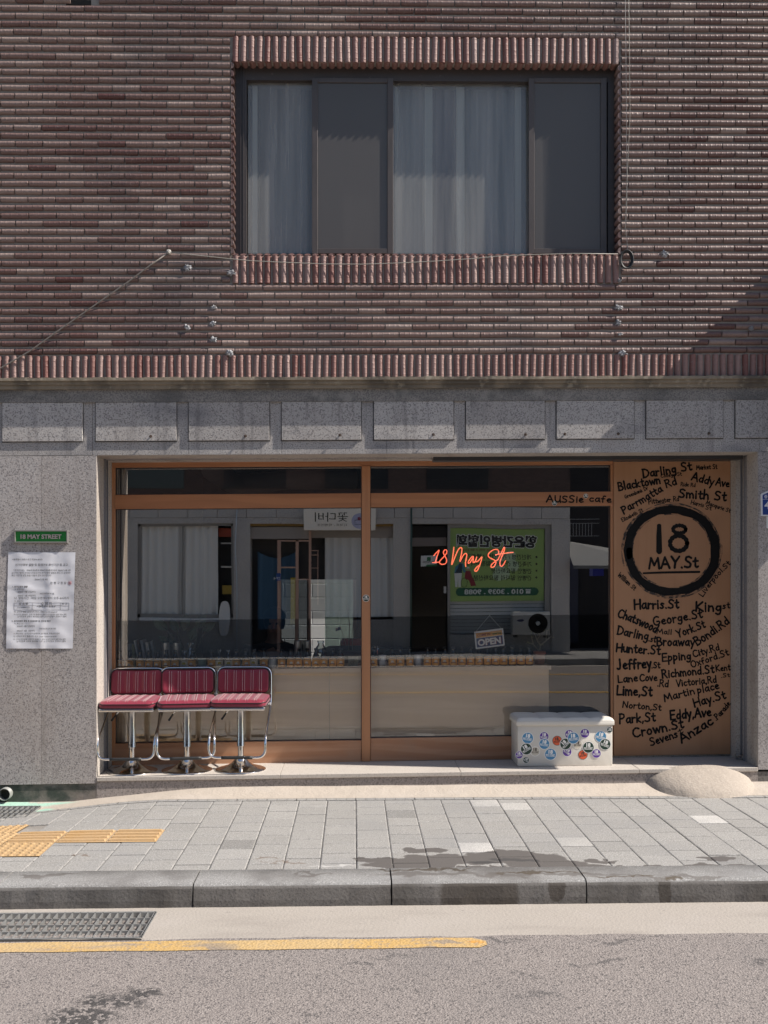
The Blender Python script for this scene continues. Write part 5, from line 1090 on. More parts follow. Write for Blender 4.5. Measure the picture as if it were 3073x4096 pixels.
def sticker(mb, c, r, rot, y, mi=0, wi=1, ti=1, peel=0):
    ca, sa = math.cos(R(rot)), math.sin(R(rot)); rt, up = Vector((ca, 0, sa)), Vector((-sa, 0, ca)); c = Vector((c.x, y, c.z))
    def disc(q, yy, m, n=28):
        vs = []
        for t in range(n):
            p = c + rt * (q * math.cos(t * 2 * math.pi / n)) + up * (q * math.sin(t * 2 * math.pi / n)); d = max(0, (p - c).dot(Vector((-.6, 0, -.8))) - r * .3) * peel; vs.append((p.x, yy - d, p.z))
        mb.add(vs, [list(range(n))], m)
    disc(r, y, wi); disc(r * .91, y - .00035, mi)
    mb.text('18', c + up * (r * .12) + Vector((0, -.0007, 0)), rt, up, r * .60, ti, .045, 'c'); mb.text('MAY STREET', c - up * (r * .24) + Vector((0, -.0007, 0)), rt, up, r * .27, ti, .03, 'c', width=r * 1.5)
    mb.add([c + rt * (r * a) + up * (r * q) + Vector((0, -.0007, 0)) for a, q in ((-.72, -.36), (.72, -.36), (.72, -.30), (-.72, -.30))], [(0, 1, 2, 3)], ti)
_lv = []
for i, (cx, cy, r, k, rot, pe) in enumerate([(335, 452, 88, 'B', -10, 0), (577, 428, 72, 'V', -4, 0), (580, 538, 82, 'B', -8, .3), (210, 700, 58, 'V', 8, .3), (445, 648, 72, 'W', 0, 0), (315, 612, 90, 'G', 30, .2), (310, 775, 48, 'G', -28, .5), (770, 490, 72, 'O', 10, .2), (672, 690, 90, 'B', -3, .2), (950, 395, 70, 'V', -10, 0), (917, 655, 70, 'V', -35, .2), (893, 538, 88, 'G', 45, .2), (1072, 545, 72, 'W', 0, 0), (1008, 450, 90, 'B', 5, 0),
        (1178, 380, 72, 'V', -5, .1), (1150, 698, 70, 'O', 12, .2), (1230, 588, 88, 'G', 0, .1), (1348, 678, 70, 'V', 0, .15), (1412, 430, 88, 'B', -15, .15), (1478, 543, 86, 'G', -20, .1), (1545, 330, 43, 'G', 5, 0)]):
    lv = 1 + max([q[3] for q in _lv if math.hypot(q[0] - cx, q[1] - cy) < q[2] + r] or [-1]); _lv.append((cx, cy, r, lv))   # one layer over each sticker it overlaps
    mb = MB(); sticker(mb, SPX(cx, cy), r / 3.689 * 7.56 / F, rot, OYF - .0012 - .0009 * lv, 0, 1 if k != 'O' else 2, 1 if k not in 'OW' else 2, 0)
    o = mb.build('sticker', [STM[k], M_stw, M_std], OT)
    o['label'] = {'B': 'blue', 'V': 'violet', 'G': 'dark green', 'O': 'orange', 'W': 'ivory'}[k] + ' round sticker'
for nm, (u, v, r, yy, lab) in zip(('a', 'b', 'c'), [(1464, 2393, 14, YFm - .0135, 'round dark sticker stuck on the shopfront post'), (2218, 2013, 10, YR - .0015, 'small dark round sticker under the word Aussie'), (2343, 1984, 9.5, YR - .0015, 'small dark round sticker between the words Aussie and cafe')]):
    mb = MB(); p = W(u, v, yy); sticker(mb, p, r * 7.86 / F, 0, yy); o = mb.build('sticker', [STM['G'], M_stw, M_std]); tag(o, lab, 'sticker')
# ------------------------------------------------------------------ signs and paper on the piers
c0, c1 = W(56, 2120, -.02), W(271, 2172, -.02); r = empty('street_sign', ((c0.x + c1.x) / 2, -.004, c1.z), 'green sign reading 18 MAY STREET in a grey frame', 'sign')
w = .010; x0, x1, z0, z1 = c0.x, c1.x, c1.z, c0.z
b = MB()
for q in ((x0, x1, z0, z0 + w), (x0, x1, z1 - w, z1), (x0, x0 + w, z0 + w, z1 - w), (x1 - w, x1, z0 + w, z1 - w)): b.rbox(q[0], q[1], -.024, -.004, q[2], q[3], .001, 1)
b.build('frame', plain('grey sign frame', (.20, .195, .18), .5), r)
MB().box(x0 + w, x1 - w, -.012, -.005, z0 + w, z1 - w).build('panel', plain('green enamel', (.015, .22, .035), .4), r)
b = MB(); vs, fs, a, c = text_geo('18 MAY STREET', .03); k = (x1 - x0) * .76 / (c - a); zc = (z0 + z1) / 2 - .36 * k
b.add([((x0 + x1) / 2 + (x - (a + c) / 2) * k, -.0195, zc + y * k) for x, y in vs], fs, 0)
for q in range(7): b.add([((x0 + x1) / 2 + (x - (a + c) / 2) * k, -.0190 + .001 * q, zc + y * k) for x, y in vs], fs, 0)
b.build('raised_letters', plain('grey raised letters', (.27, .25, .235), .4), r)
NX_, NZ_ = 26, 40; q00, q10, q11, q01 = [W(u, v, -.006) for u, v in ((25, 2594), (291, 2594), (302, 2209), (33, 2209))]
NT_ = empty('paper_notice', (q00.x, -.006, q00.z), 'white Korean notice taped to the granite under the green sign', 'notice')
def npt(s, t, d=0):
    p = q00 * (1 - s) * (1 - t) + q10 * s * (1 - t) + q11 * s * t + q01 * (1 - s) * t
    bul = .006 * math.exp(-((s - .60 - .14 * (t - .5) + .03 * math.sin(t * 9)) / .035) ** 2) * (1 - t * .7) + .003 * math.sin(t * 20 + s * 6) ** 2 * (.4 + .6 * (1 - t)) + .0022 * math.sin(s * 17 + t * 5) + .004 * math.exp(-((t - .66 + .12 * s) / .02) ** 2) * (s < .7)
    return (p.x, p.y - .001 - max(0, bul) - d, p.z)
b = MB()
for i in range(NX_ + 1):
    for j in range(NZ_ + 1): b.v.append(npt(i / NX_, j / NZ_))
for i in range(NX_):
    for j in range(NZ_): n = NZ_ + 1; b.f.append([i * n + j, (i + 1) * n + j, (i + 1) * n + j + 1, i * n + j + 1]); b.m.append(0); b.t.append(.5); b.sm.append(True)
b.build('sheet', mat('taped paper', (.70, .70, .74), .32, coat=.4), NT_)
b = MB()
def n2(x, y):      # pixel of the close-up -> place on the sheet
    tt = 1 - (y - 660) / 1218.0; xl = 105 - 25 * (1 - tt); xr = 955 - 35 * (1 - tt); return (x - xl) / (xr - xl), tt
for s_, xl, yb, xr, bo in NOTICE:
    vs, fs, a, c = text_geo(s_, bo); k = (xr - xl) / (c - a)
    b.add([npt(*n2(xl + (x - a) * k, yb - y * k), d=.0012) for x, y in vs], fs, 0)
for (xa, ya_, xb, yb_) in [(183, 1298, 875, 1298), (180, 1388, 873, 1388), (181, 1332, 874, 1332), (183, 1298, 180, 1388), (875, 1298, 873, 1388), (415, 1298, 413, 1388), (768, 1298, 766, 1388)]:
    b.tube([npt(*n2(xa + (xb - xa) * t / 8, ya_ + (yb_ - ya_) * t / 8), d=.001) for t in range(9)], .0006, 3, 0)
b.build('print', plain('notice ink', (.05, .05, .055), .6), NT_)
b = MB()
for (xa, ya_, xb, yb_) in [(865, 1032, 902, 1032), (865, 1066, 902, 1066), (866, 1030, 866, 1068), (901, 1030, 901, 1068), (875, 1040, 893, 1058), (893, 1040, 875, 1058), (884, 1034, 884, 1064), (868, 1049, 900, 1049)]: b.tube([npt(*n2(xa, ya_), d=.001), npt(*n2(xb, yb_), d=.001)], .0007, 3, 0)
b.build('red_seal', plain('red seal ink', (.5, .06, .05), .6), NT_)
# blue house number plate cut by the right edge of the photo
u = 3045; r = empty('number_plate', (W(3100, 2065, -.01).x, -.004, W(3100, 2065, -.01).z), 'blue house number plate with white border on the granite pier', 'number plate')
def hp(k): return [(W(u_, v_, -.02).x, W(u_, v_, -.02).z) for u_, v_ in ((3046 + k, 2064 - k), (3045 + k, 1978 + k * .7), (3049 + k, 1973 + k), (3110, 1948 + k * 1.2), (3171 - k, 1973 + k), (3175 - k, 1978 + k * .7), (3174 - k, 2064 - k))]
MB().prism(hp(0), -.020, -.005).build('border', M_white, r); MB().prism(hp(5), -.0212, -.0202).build('panel', plain('cobalt enamel', (.018, .055, .25), .4), r)
b = MB().text('증', W(3057, 1992, -.0216), (1, 0, 0), (0, 0, 1), .021, 0, .02); b.text('4', W(3058, 2035, -.0216), (1, 0, 0), (0, 0, 1), .060, 0, .03)
p, q = W(3050, 1998, -.0216), W(3170, 1999, -.0216); b.add([(p.x, p.y, p.z), (q.x, p.y, p.z), (q.x, p.y, p.z + .002), (p.x, p.y, p.z + .002)], [(0, 1, 2, 3)]); b.build('lettering', M_white, r)
p, q = W(3067, 2113, -.012), W(3170, 2066, -.012); MB().box(p.x, q.x, -.014, -.005, p.z, q.z).build('plate', M_white, r)
# ------------------------------------------------------------------ cables on the brick
def px_tube(pts, r, y, n=6): return MB().tube([W(u_, v_, y_ if y_ is not None else y) for u_, v_, y_ in [(p + (None,))[:3] for p in pts]], r, n)
M_cable = plain('weathered cable', (.19, .17, .15), .7); M_wire = plain('pale wire', (.33, .31, .27), .5)
b = px_tube([(-300, 1672), (0, 1474), (120, 1404), (240, 1318), (400, 1206), (520, 1122), (600, 1062), (672, 1012)], .0052, -.066, 8); o = b.build('cable', M_cable); tag(o, 'slack cable climbing the brick wall to the anchor below the upper window', 'cable')
b = px_tube([(676, 1010), (760, 1018), (890, 1032), (1000, 1043), (1150, 1050), (1300, 1056), (1450, 1057), (1600, 1052), (1750, 1044), (1900, 1034), (2000, 1024), (2150, 1018), (2300, 1014), (2472, 1016)], .0030, -.066); o = b.build('wire', M_wire); tag(o, 'thin pale wire sagging along the sill of the upper window', 'wire')
c = W(675, 1008, -.06); b = MB().lathe((c.x, -.075, c.z), [(.001, 0), (.018, .004), (.02, .012), (.014, .02)], 12, axis='y').tube([(c.x - .012, -.07, c.z + .01), (c.x + .012, -.074, c.z - .02)], .006, 6); o = b.build('wall_anchor', plain('pale porcelain anchor', (.3, .28, .25), .5)); tag(o, 'small pale anchor on the brick where cable and wire meet', 'anchor')
b = px_tube([(2500, -120), (2503, 200), (2506, 500), (2508, 800), (2502, 905), (2510, 990), (2504, 1030)], .0016, -.064); o = b.build('wire', plain('thin dark wire', (.2, .19, .19), .5)); tag(o, 'thin wire hanging straight down beside the upper window', 'wire')
b = px_tube([(2514, -120), (2518, 250), (2520, 460), (2512, 640), (2505, 790), (2500, 950)], .0016, -.064); o = b.build('wire', M_wire); tag(o, 'pale thin wire crossing the straight wire beside the upper window', 'wire')
c = W(2505, 1040, -.06); b = MB()
for k in range(4): b.tube([(c.x + (.036 + .004 * k) * math.cos(t * .3142), -.066 - .004 * k, c.z + (.056 + .004 * k) * math.sin(t * .3142)) for t in range(20)], .005, 6, closed=True)
b.tube([(c.x + .03, -.075, c.z + .05), (c.x + .055, -.07, c.z + .07), (c.x + .05, -.07, c.z + .02)], .003, 6); o = b.build('cable_coil', M_rubber); tag(o, 'coil of black cable hanging by the sill of the upper window', 'cable coil')
# drain pipe, door stop
p = W(20, 3176, -.03); b = MB().lathe((p.x, -.05, p.z), [(.0405, 0), (.0455, 0), (.0455, .2), (.0405, .2), (.0405, 0)], 28, axis='y'); r = empty('drain_pipe', (p.x, .0, p.z), 'open end of a grey drain pipe at the foot of the granite pier', 'pipe'); b.build('pipe', M_pvc, r)
MB().lathe((p.x, .02, p.z), [(.001, 0), (.0404, 0)], 24, axis='y').build('bore', M_pit, r)
p = W(2956, 3030, .30); b = MB().rbox(p.x - .03, p.x + .03, .28, .31, p.z - .012, p.z + .03, .008, 2); o = b.build('door_stop', pane_mat('clear plastic', (.8, .8, .8), .15, wave=0)); tag(o, 'clear plastic block in the corner at the end of the ledge', 'plastic block')
o.location.z = 0
# projecting sign on the wall past the right edge (its shadow falls into the picture)
xs_, zs_ = 3.27, 2.05; r = empty('projecting_sign', (xs_, -.05, zs_), 'blank projecting box sign on the brick wall beyond the photo edge', 'sign')
MB().rbox(xs_, xs_ + .1, -.335, -.055, 2.1, 4.18, .006, 1).build('box', plain('grey sign box', (.4, .4, .4), .5), r); MB().box(xs_ + .03, xs_ + .07, -.056, -.03, 2.3, 2.36).box(xs_ + .03, xs_ + .07, -.056, -.03, 3.9, 3.96).build('bracket', M_channel, r)
# ------------------------------------------------------------------ the counter behind the panes
CY0 = .560; cx0, cx1 = X(452, CY0), X(2205, CY0); zC = W(1416, 2672, CY0).z
DK = empty('window_counter', (0, .8, .2), 'pale plywood counter running behind both shop panes', 'counter')
MB().rbox(cx0, cx1, CY0, 1.0, zC - .032, zC, .002, 1, sh=True).build('counter_top', M_desk, DK)
b = MB()
jx = [cx0 + .002, X(1318, .6), X(1470, .6), X(2195, .6)]
for a, c in zip(jx[:-1], jx[1:]): b.box(a + .001, c - .001, .595, .615, .19, zC - .033, sh=True)
b.build('front_panel', M_desk, DK); MB().box(X(2195, .6) - .02, X(2195, .6), .616, .98, .19, zC - .033, sh=True).build('end_panel', M_desk, DK)
def ctop(x): return zC + SL * x
M_bot = pane_mat('brown bottle glass', (.13, .075, .045), .10, wave=0, rough=.05); M_bot2 = pane_mat('clear bottle glass', (.80, .82, .80), .12, wave=0, rough=.05); M_lab = plain('orange label', (.95, .47, .11), .6); M_lab2 = plain('pale cream label', (.85, .82, .68), .6); M_mar = plain('maroon print', (.18, .02, .03), .6); M_cr = plain('cream print', (.9, .78, .68), .6); M_dk = plain('dark label print', (.10, .05, .03), .6); M_ylw = plain('yellow print', (.55, .45, .04), .6); M_cap = plain('black cap', (.02, .02, .022), .35); M_syr = plain('dark syrup', (.03, .016, .01), .2)
def make_bottle(kind):
    r = empty('bottle', (0, 0, 0)); orange = kind == 'o'
    hb = .078 if orange else .082
    r_ = .0315
    MB().lathe((0, 0, 0), [(.0, .001), (r_ - .004, 0), (r_, .005), (r_, hb), (r_ - .003, hb + .012), (.020, hb + .03), (.0135, hb + .045), (.0125, hb + .062), (.0145, hb + .064), (.0145, hb + .07)], 24).build('glass_body', M_bot if orange else M_bot2, r, local=True)
    MB().lathe((0, 0, 0), [(.0, .003), (r_ - .003, .003), (r_ - .002, hb - .004), (.0, hb - .003)], 20).build('contents', M_syr if orange else plain('pale contents', (.12, .11, .09), .3), r, local=True)
    b = MB(); rl = r_ + .0008; N = 18; amax = R(74)
    def pt(a, z, d=0): return ((rl + d) * math.sin(a), -(rl + d) * math.cos(a), z)
    def patch(f0, f1, a0, a1, mi, d):
        s = len(b.v)
        for i in range(N + 1):
            a = a0 + (a1 - a0) * i / N; b.v.append(pt(a, f0(a), d)); b.v.append(pt(a, f1(a), d))
        for i in range(N): b.f.append([s + 2 * i, s + 2 * i + 2, s + 2 * i + 3, s + 2 * i + 1]); b.m.append(mi); b.t.append(.5); b.sm.append(True)
    top = lambda a: .070 + .010 * math.cos(a * 1.2)
    patch(lambda a: .012, top, -amax, amax, 0, 0)
    patch(lambda a: .064 + .008 * math.cos(a * 1.2) - .002, lambda a: .070 + .008 * math.cos(a * 1.2) - .003, -R(42), R(42), 3, .0004)
    if orange: patch(lambda a: .036, lambda a: .052 + .004 * math.cos(a * 5), -R(20), R(20), 1, .0004); patch(lambda a: .030 + .002 * math.cos(a * 4), lambda a: .036 + .002 * math.cos(a * 4), -R(38), R(38), 2, .0006)
    else: patch(lambda a: .040, lambda a: .056 + .004 * math.cos(a * 4), -R(24), R(24), 1, .0004); patch(lambda a: .033, lambda a: .038, -R(36), R(36), 2, .0006)
    b.build('paper_label', [M_lab, M_cr, M_mar, M_dk] if orange else [M_lab2, M_ylw, plain('grey blue print', (.2, .23, .26), .6), M_dk], r, local=True)
    if orange: MB().lathe((0, 0, 0), [(.0155, hb + .062), (.0155, hb + .076), (.013, hb + .078), (.0, hb + .078)], 16).build('cap', M_cap, r, local=True)
    return r
ORD = ['first', 'second', 'third', 'fourth', 'fifth', 'sixth', 'seventh', 'eighth', 'ninth', 'tenth', 'eleventh', 'twelfth', 'thirteenth', 'fourteenth', 'fifteenth', 'sixteenth', 'seventeenth', 'eighteenth', 'nineteenth', 'twentieth', 'twenty-first']
po, pw = make_bottle('o'), make_bottle('w'); used = {'o': 0, 'w': 0}
def put_bottle(u, kind, label):
    p = po if kind == 'o' else pw; o = p if used[kind] == 0 else copy_tree(p); used[kind] += 1
    y = .602 + random.uniform(-.008, .008); x = X(u, y); o.location = (x, y, ctop(x) + .0005); o.rotation_euler = (0, 0, R(random.uniform(-16, 16))); s = random.uniform(.98, 1.02); o.scale = (s, s, s)
    tag(o, label, 'bottle', 'bottles in a row on the window counter')
LFT = [481, 519, 561, 597, 632, 666, 701, 770, 846, 945, 984, 1056, 1126, 1162, 1195, 1230, 1264, 1295, 1331, 1362]; RGT = [1495, 1569, 1602, 1638, 1710, 1742, 1780, 1813, 1848, 1883, 1915, 1949, 1983, 2014, 2049, 2084, 2117]
for i, u in enumerate(LFT): put_bottle(u, 'o', ORD[i] + ' orange labelled bottle from the left behind the left pane')
for i, u in enumerate(RGT): put_bottle(u, 'o', ORD[i] + ' orange labelled bottle from the post behind the right pane')
for i, (u, l) in enumerate([(738, 'clear bottle with cream label above the middle stool, two bottles left of a teal tin'), (877, 'clear bottle with cream label just right of the teal tin'), (913, 'clear bottle with cream label in the middle of the left pane bottles'), (1017, 'clear bottle with cream label beside the white and blue jar')]): put_bottle(u, 'w', l)
def on_counter(name, u, y, prof, m, label, cat, n=24, group=None):
    x = X(u, y); o = MB().lathe((x, y, ctop(x) + .0005), prof, n).build(name, m); return tag(o, label, cat, group)
M_cer = plain('white ceramic', (.88, .89, .9), .25); M_teal = plain('teal tin', (.16, .36, .35), .4); M_tin = plain('galvanised tin', (.62, .62, .60), .3, .8)
on_counter('tin', 808, .68, [(.0, 0), (.036, 0), (.036, .078), (.033, .082), (.0, .082)], M_teal, 'teal tin among the bottles behind the left pane', 'tin')
CUP = [(.0, 0), (.026, 0), (.036, .02), (.037, .04), (.031, .056), (.031, .062), (.034, .066), (.0335, .09), (.031, .09), (.03, .066)]
on_counter('cup', 1530, .68, CUP, M_cer, 'white waisted ceramic cup nearest the shopfront post', 'cup', group='white ceramic cups on the counter'); on_counter('cup', 1672, .68, CUP, M_cer, 'white waisted ceramic cup in the middle of the right pane bottles', 'cup', group='white ceramic cups on the counter')
x = X(1091, .68); b = MB().lathe((x, .68, ctop(x) + .0005), [(.0, 0), (.028, 0), (.034, .012), (.034, .06), (.030, .072)], 24); r = empty('jar', (x, .68, ctop(x)), 'white jar with a blue lid among the bottles', 'jar'); b.build('jar_body', M_cer, r); MB().lathe((x, .68, ctop(x)), [(.0325, .070), (.0335, .086), (.031, .09), (.0, .09)], 24).build('lid', plain('navy lid', (.03, .05, .16), .35), r)
for i, (u, v0, y, rr, l) in enumerate([(662, 2570, .86, .031, 'galvanised tin beside the books, left of its twin'), (706, 2570, .86, .031, 'galvanised tin beside the glass flask'), (1193, 2562, .86, .034, 'tall galvanised tin in front of the seated person'), (1229, 2562, .86, .034, 'tall galvanised tin beside the round glass vase')]):
    x = X(u, y); h = W(u, v0, y).z - ctop(x); b = MB().lathe((x, y, ctop(x) + .0005), [(.0, 0), (rr, 0)] + [(rr + (.0012 if k % 2 else 0), h * (k + 1) / 22) for k in range(21)] + [(rr + .002, h), (rr - .002, h), (rr - .003, .004)], 28); tag(b.build('tin', M_tin), l, 'tin', 'galvanised tins on the counter')
M_vase = pane_mat('vase glass', (.80, .84, .82), .14, wave=0)
x = X(1283, .85); zt = ctop(x); o = MB().lathe((x, .85, zt + .0005), [(.0, 0), (.05, 0), (.056, .02), (.056, .10), (.048, .135), (.026, .165), (.022, .18), (.028, .19), (.028, .20)], 32).build('vase', M_vase); tag(o, 'round shouldered glass vase behind the bottles left of the post', 'vase')
x = X(762, .85); o = MB().lathe((x, .85, ctop(x) + .0005), [(.0, 0), (.075, 0), (.078, .01), (.05, .08), (.028, .15), (.022, .175), (.026, .195)], 32).build('flask', M_vase); tag(o, 'conical glass flask holding leafy stems behind the left pane', 'flask')
# leafy stems in the flask
PL = empty('leafy_stems', (X(762, .85), .85, ctop(X(762, .85)) + .02), 'large dark green leaves standing in the glass flask', 'plant')
b = MB(); st = MB(); root = Vector(PL.location)
for (u, v, L, tilt) in [(645, 2500, .16, -.9), (690, 2560, .12, -.4), (740, 2495, .15, .2), (800, 2490, .15, .6), (830, 2510, .13, 1.0), (700, 2505, .13, -.5), (770, 2540, .12, .3), (660, 2560, .10, -1.1)]:
    tip = W(u, v, 1.0 + random.uniform(-.1, .15)); mid = (tip + root) / 2 + Vector((random.uniform(-.03, .03), 0, .06)); st.tube([root, mid, tip], .003, 5)
    d = Vector((math.sin(tilt), random.uniform(-.4, .2), math.cos(tilt))).normalized(); sd = d.cross(Vector((0, 1, .2))).normalized(); nn = 8; vs = []
    for k in range(nn + 1):
        t = k / nn; wd_ = L * .28 * math.sin(math.pi * min(.98, t + .03)) ** .8; c = tip + d * (L * (t - .4)); dz = d.cross(sd) * .01 * math.sin(t * 3)
        vs += [tuple(c - sd * wd_ + dz), tuple(c - dz * 1.5), tuple(c + sd * wd_ + dz)]
    b.add(vs, [(3 * k + q, 3 * k + 3 + q, 3 * k + 4 + q, 3 * k + 1 + q) for k in range(nn) for q in (0, 1)], 0, .5, True)
st.build('stem', plain('plant stem', (.05, .06, .03), .6), PL); b.build('leaves', plain('dark leaf', (.035, .085, .045), .4), PL)
# books leaning at the left end
bk = [(487, .034, .23, (.16, .19, .23), 4, 'slate blue book standing at the left end of the row of books'), (506, .012, .19, (.62, .60, .56), -2, 'thin white book next to the slate blue one'), (520, .014, .19, (.55, .53, .50), 3, 'thin ivory book in the row at the left pane'), (535, .022, .19, (.30, .31, .16), 2, 'book with olive spine in the row at the left pane'), (560, .014, .225, (.66, .66, .66), 12, 'tall white book leaning in the row'), (572, .012, .23, (.09, .03, .03), 12, 'tall dark red book leaning between pale books'), (585, .020, .225, (.40, .43, .48), 11, 'tall grey blue book leaning in the row'), (602, .024, .205, (.50, .50, .48), 9, 'short thick grey book leaning in the row'), (622, .020, .215, (.13, .16, .20), 9, 'dark slate book closing the row beside the tins')]
for (u, wd_, h, c, a, l) in bk:
    y = .80; x = X(u, y); r = empty('book', (x, y, ctop(x) + .002), l, 'book', 'books standing on the counter'); r.rotation_euler = (0, R(-a), R(random.uniform(-8, 8)))
    MB().rbox(-wd_ / 2, wd_ / 2, 0, .14, 0, h, .002, 1).build('cover', plain('book cover', c, .5), r, local=True); MB().box(-wd_ / 2 + .002, wd_ / 2 - .002, -.001, .135, h + .0005, h + .0015).build('pages', plain('book pages', (.65, .62, .55), .8), r, local=True)
# art card, pots, flag
x = X(1413, .70); r = empty('art_card', (x, .70, ctop(x)), 'ivory card with a line drawing beside the shopfront post', 'card'); wv = .046; MB().box(x - .042, x + .042, .70, .703, ctop(x), ctop(x) + .084).build('card', plain('ivory card', (.56, .55, .44), .6), r)
b = MB().text('18 MAY STREET', (x, .6992, ctop(x) + .076), (1, 0, 0), (0, 0, 1), .006, 0, .03, 'c', width=.062)
for k in range(14): cx, cz = x + random.uniform(-.03, .03), ctop(x) + random.uniform(.012, .06); b.tube([(cx + .012 * math.cos(t * .6 + k), .699, cz + .012 * math.sin(t * .6 + k)) for t in range(random.randint(4, 9))], .0007, 3)
b.build('drawing', M_dk, r)
M_terra = plain('terracotta', (.36, .13, .075), .7)
x = X(2158, .70); r = empty('potted_plant', (x, .70, ctop(x)), 'small bare branched plant in a terracotta pot on the counter end', 'plant')
MB().lathe((x, .70, ctop(x) + .0005), [(.0, 0), (.040, 0), (.046, .085), (.050, .085), (.051, .105), (.046, .105), (.044, .09), (.0, .09)], 28).build('pot', M_terra, r)
b = MB(); lf = MB(); z0 = ctop(x) + .09
P_ = lambda u_, v_: W(u_, v_, .70 + random.uniform(-.03, .03))
base = Vector((x, .70, z0)); fork = W(2161, 2582, .70)
for pts in [[base, fork], [fork, W(2190, 2558, .7), W(2205, 2545, .72)], [W(2183, 2562, .7), W(2188, 2520, .68)], [fork, W(2148, 2560, .7), W(2140, 2540, .7), W(2135, 2530, .66)], [W(2148, 2560, .7), W(2160, 2540, .74)], [base + Vector((-.005, 0, .02)), W(2130, 2575, .7), W(2112, 2570, .68)], [W(2133, 2576, .7), W(2126, 2548, .72)]]:
    b.tube(pts, [.005 * (1 - .6 * k / len(pts)) for k in range(len(pts))], 6)
    for _ in range(5):
        c = Vector(pts[-1]) + Vector((random.uniform(-.02, .02), random.uniform(-.02, .02), random.uniform(-.015, .015))); d1, d2 = Vector((random.uniform(-1, 1), random.uniform(-1, 1), random.uniform(-.5, 1))).normalized() * .009, Vector((random.uniform(-1, 1), random.uniform(-1, 1), random.uniform(-1, 1))).normalized() * .005; lf.quad(c - d1, c + d2, c + d1, c - d2)
b.build('branches', plain('grey green bark', (.16, .15, .10), .8), r); lf.build('leaves', plain('olive leaf', (.14, .15, .05), .6), r)
x = X(1405, 1.25); r = empty('planter', (x, 1.25, ctop(x)), 'grey planter bowl with bare stems behind the bottles left of the post', 'planter'); MB().lathe((x, 1.25, ctop(x) - .05), [(.0, 0), (.08, 0), (.115, .10), (.125, .10), (.128, .125), (.115, .125), (.1, .1), (.0, .1)], 32).build('bowl', plain('grey stone bowl', (.22, .21, .20), .8), r)
MB().tube([W(1395, 2600, 1.25), W(1398, 2500, 1.25), W(1390, 2420, 1.25)], .004, 6).tube([W(1410, 2600, 1.25), W(1408, 2540, 1.25), W(1415, 2480, 1.27)], .003, 6).build('stem', plain('bare stem', (.26, .22, .16), .8), r)
fl = empty('flag', W(1386, 2585, 1.2), 'little Australian flag on a stick in the grey planter', 'flag'); MB().tube([W(1386, 2585, 1.2), W(1361, 2505, 1.2)], .0022, 6).build('stick', plain('wood stick', (.5, .4, .28), .7), fl)
b = MB(); fc = [W(u_, v_, 1.199) for u_, v_ in ((1344, 2525), (1366, 2518), (1362, 2506), (1341, 2514))]; b.quad(*fc, 0)
e1, e2 = fc[1] - fc[0], fc[3] - fc[0]
FP = lambda s, t, d: tuple(fc[0] + e1 * s + e2 * t + Vector((0, -d, 0)))
for (a, c, w_, m, d) in [((.02, .52), (.48, .98), .10, 1, .001), ((.02, .98), (.48, .52), .10, 1, .0012), ((.02, .75), (.48, .75), .14, 1, .0014), ((.25, .5), (.25, 1), .07, 1, .0016), ((.02, .75), (.48, .75), .07, 2, .0018), ((.25, .5), (.25, 1), .035, 2, .002)]:
    dx, dy = c[0] - a[0], c[1] - a[1]; l = math.hypot(dx, dy); nx, ny = -dy / l * w_ / 2, dx / l * w_ / 2; b.quad(FP(a[0] + nx, a[1] + ny, d), FP(c[0] + nx, c[1] + ny, d), FP(c[0] - nx, c[1] - ny, d), FP(a[0] - nx, a[1] - ny, d), m)
for (s, t, q) in [(.25, .22, .09), (.75, .8, .05), (.75, .2, .05), (.63, .55, .05), (.88, .6, .05), (.82, .45, .03)]:
    b.add([FP(s + q * .6 * (1 if k % 2 == 0 else .45) * math.cos(k * .449), t + q * 1.2 * (1 if k % 2 == 0 else .45) * math.sin(k * .449), .001) for k in range(14)], [list(range(14))], 1)
b.build('cloth', [plain('flag navy', (.01, .02, .14), .8), plain('flag white', (.7, .7, .7), .8), plain('flag red', (.5, .02, .03), .8)], fl)
# glasses with straws
x = X(1500, .86); o = MB().lathe((x, .86, ctop(x)), [(.0, .001), (.018, .001), (.03, .14), (.031, .15)], 20).build('drinking_glass', M_vase); tag(o, 'tall clear glass beside the shopfront post behind the right pane', 'glass')
# ------------------------------------------------------------------ hanging signs
q = [W(u_, v_, .535) for u_, v_ in ((1903, 2597), (2019, 2582), (2014, 2513), (1896, 2527))]; hs = empty('open_sign', (q[0] + q[1]) / 2, 'hanging tin sign reading COME IN we are OPEN', 'sign')
e1, e2 = q[1] - q[0], q[3] - q[0]
SP = lambda s, t, d: tuple(q[0] + e1 * s + e2 * t + Vector((0, -d, 0)))
def srect(mb, s0, t0, s1, t1, d, mi): mb.quad(SP(s0, t0, d), SP(s1, t0, d), SP(s1, t1, d), SP(s0, t1, d), mi)
b = MB(); b.add([SP(s, t, d) for d in (0, .004) for s, t in ((0, .03), (.02, 0), (.98, 0), (1, .03), (1, .97), (.98, 1), (.02, 1), (0, .97))], [list(range(8)), list(range(8, 16))[::-1]] + [(k, (k + 1) % 8, 8 + (k + 1) % 8, 8 + k) for k in range(8)]); b.build('plate', M_stw, hs)
b = MB(); srect(b, .05, .62, .95, .90, .0045, 0); srect(b, .05, .09, .95, .60, .0045, 1)
rt, up = e1.normalized(), e2.normalized(); L1, L2 = e1.length, e2.length
b.text('COME IN', SP(.10, .70, .005), rt, up, L2 * .13, 2, .03, 'l', width=L1 * .44); b.text("we're", SP(.61, .70, .005), rt, up, L2 * .12, 3, .03, 'l', width=L1 * .30)
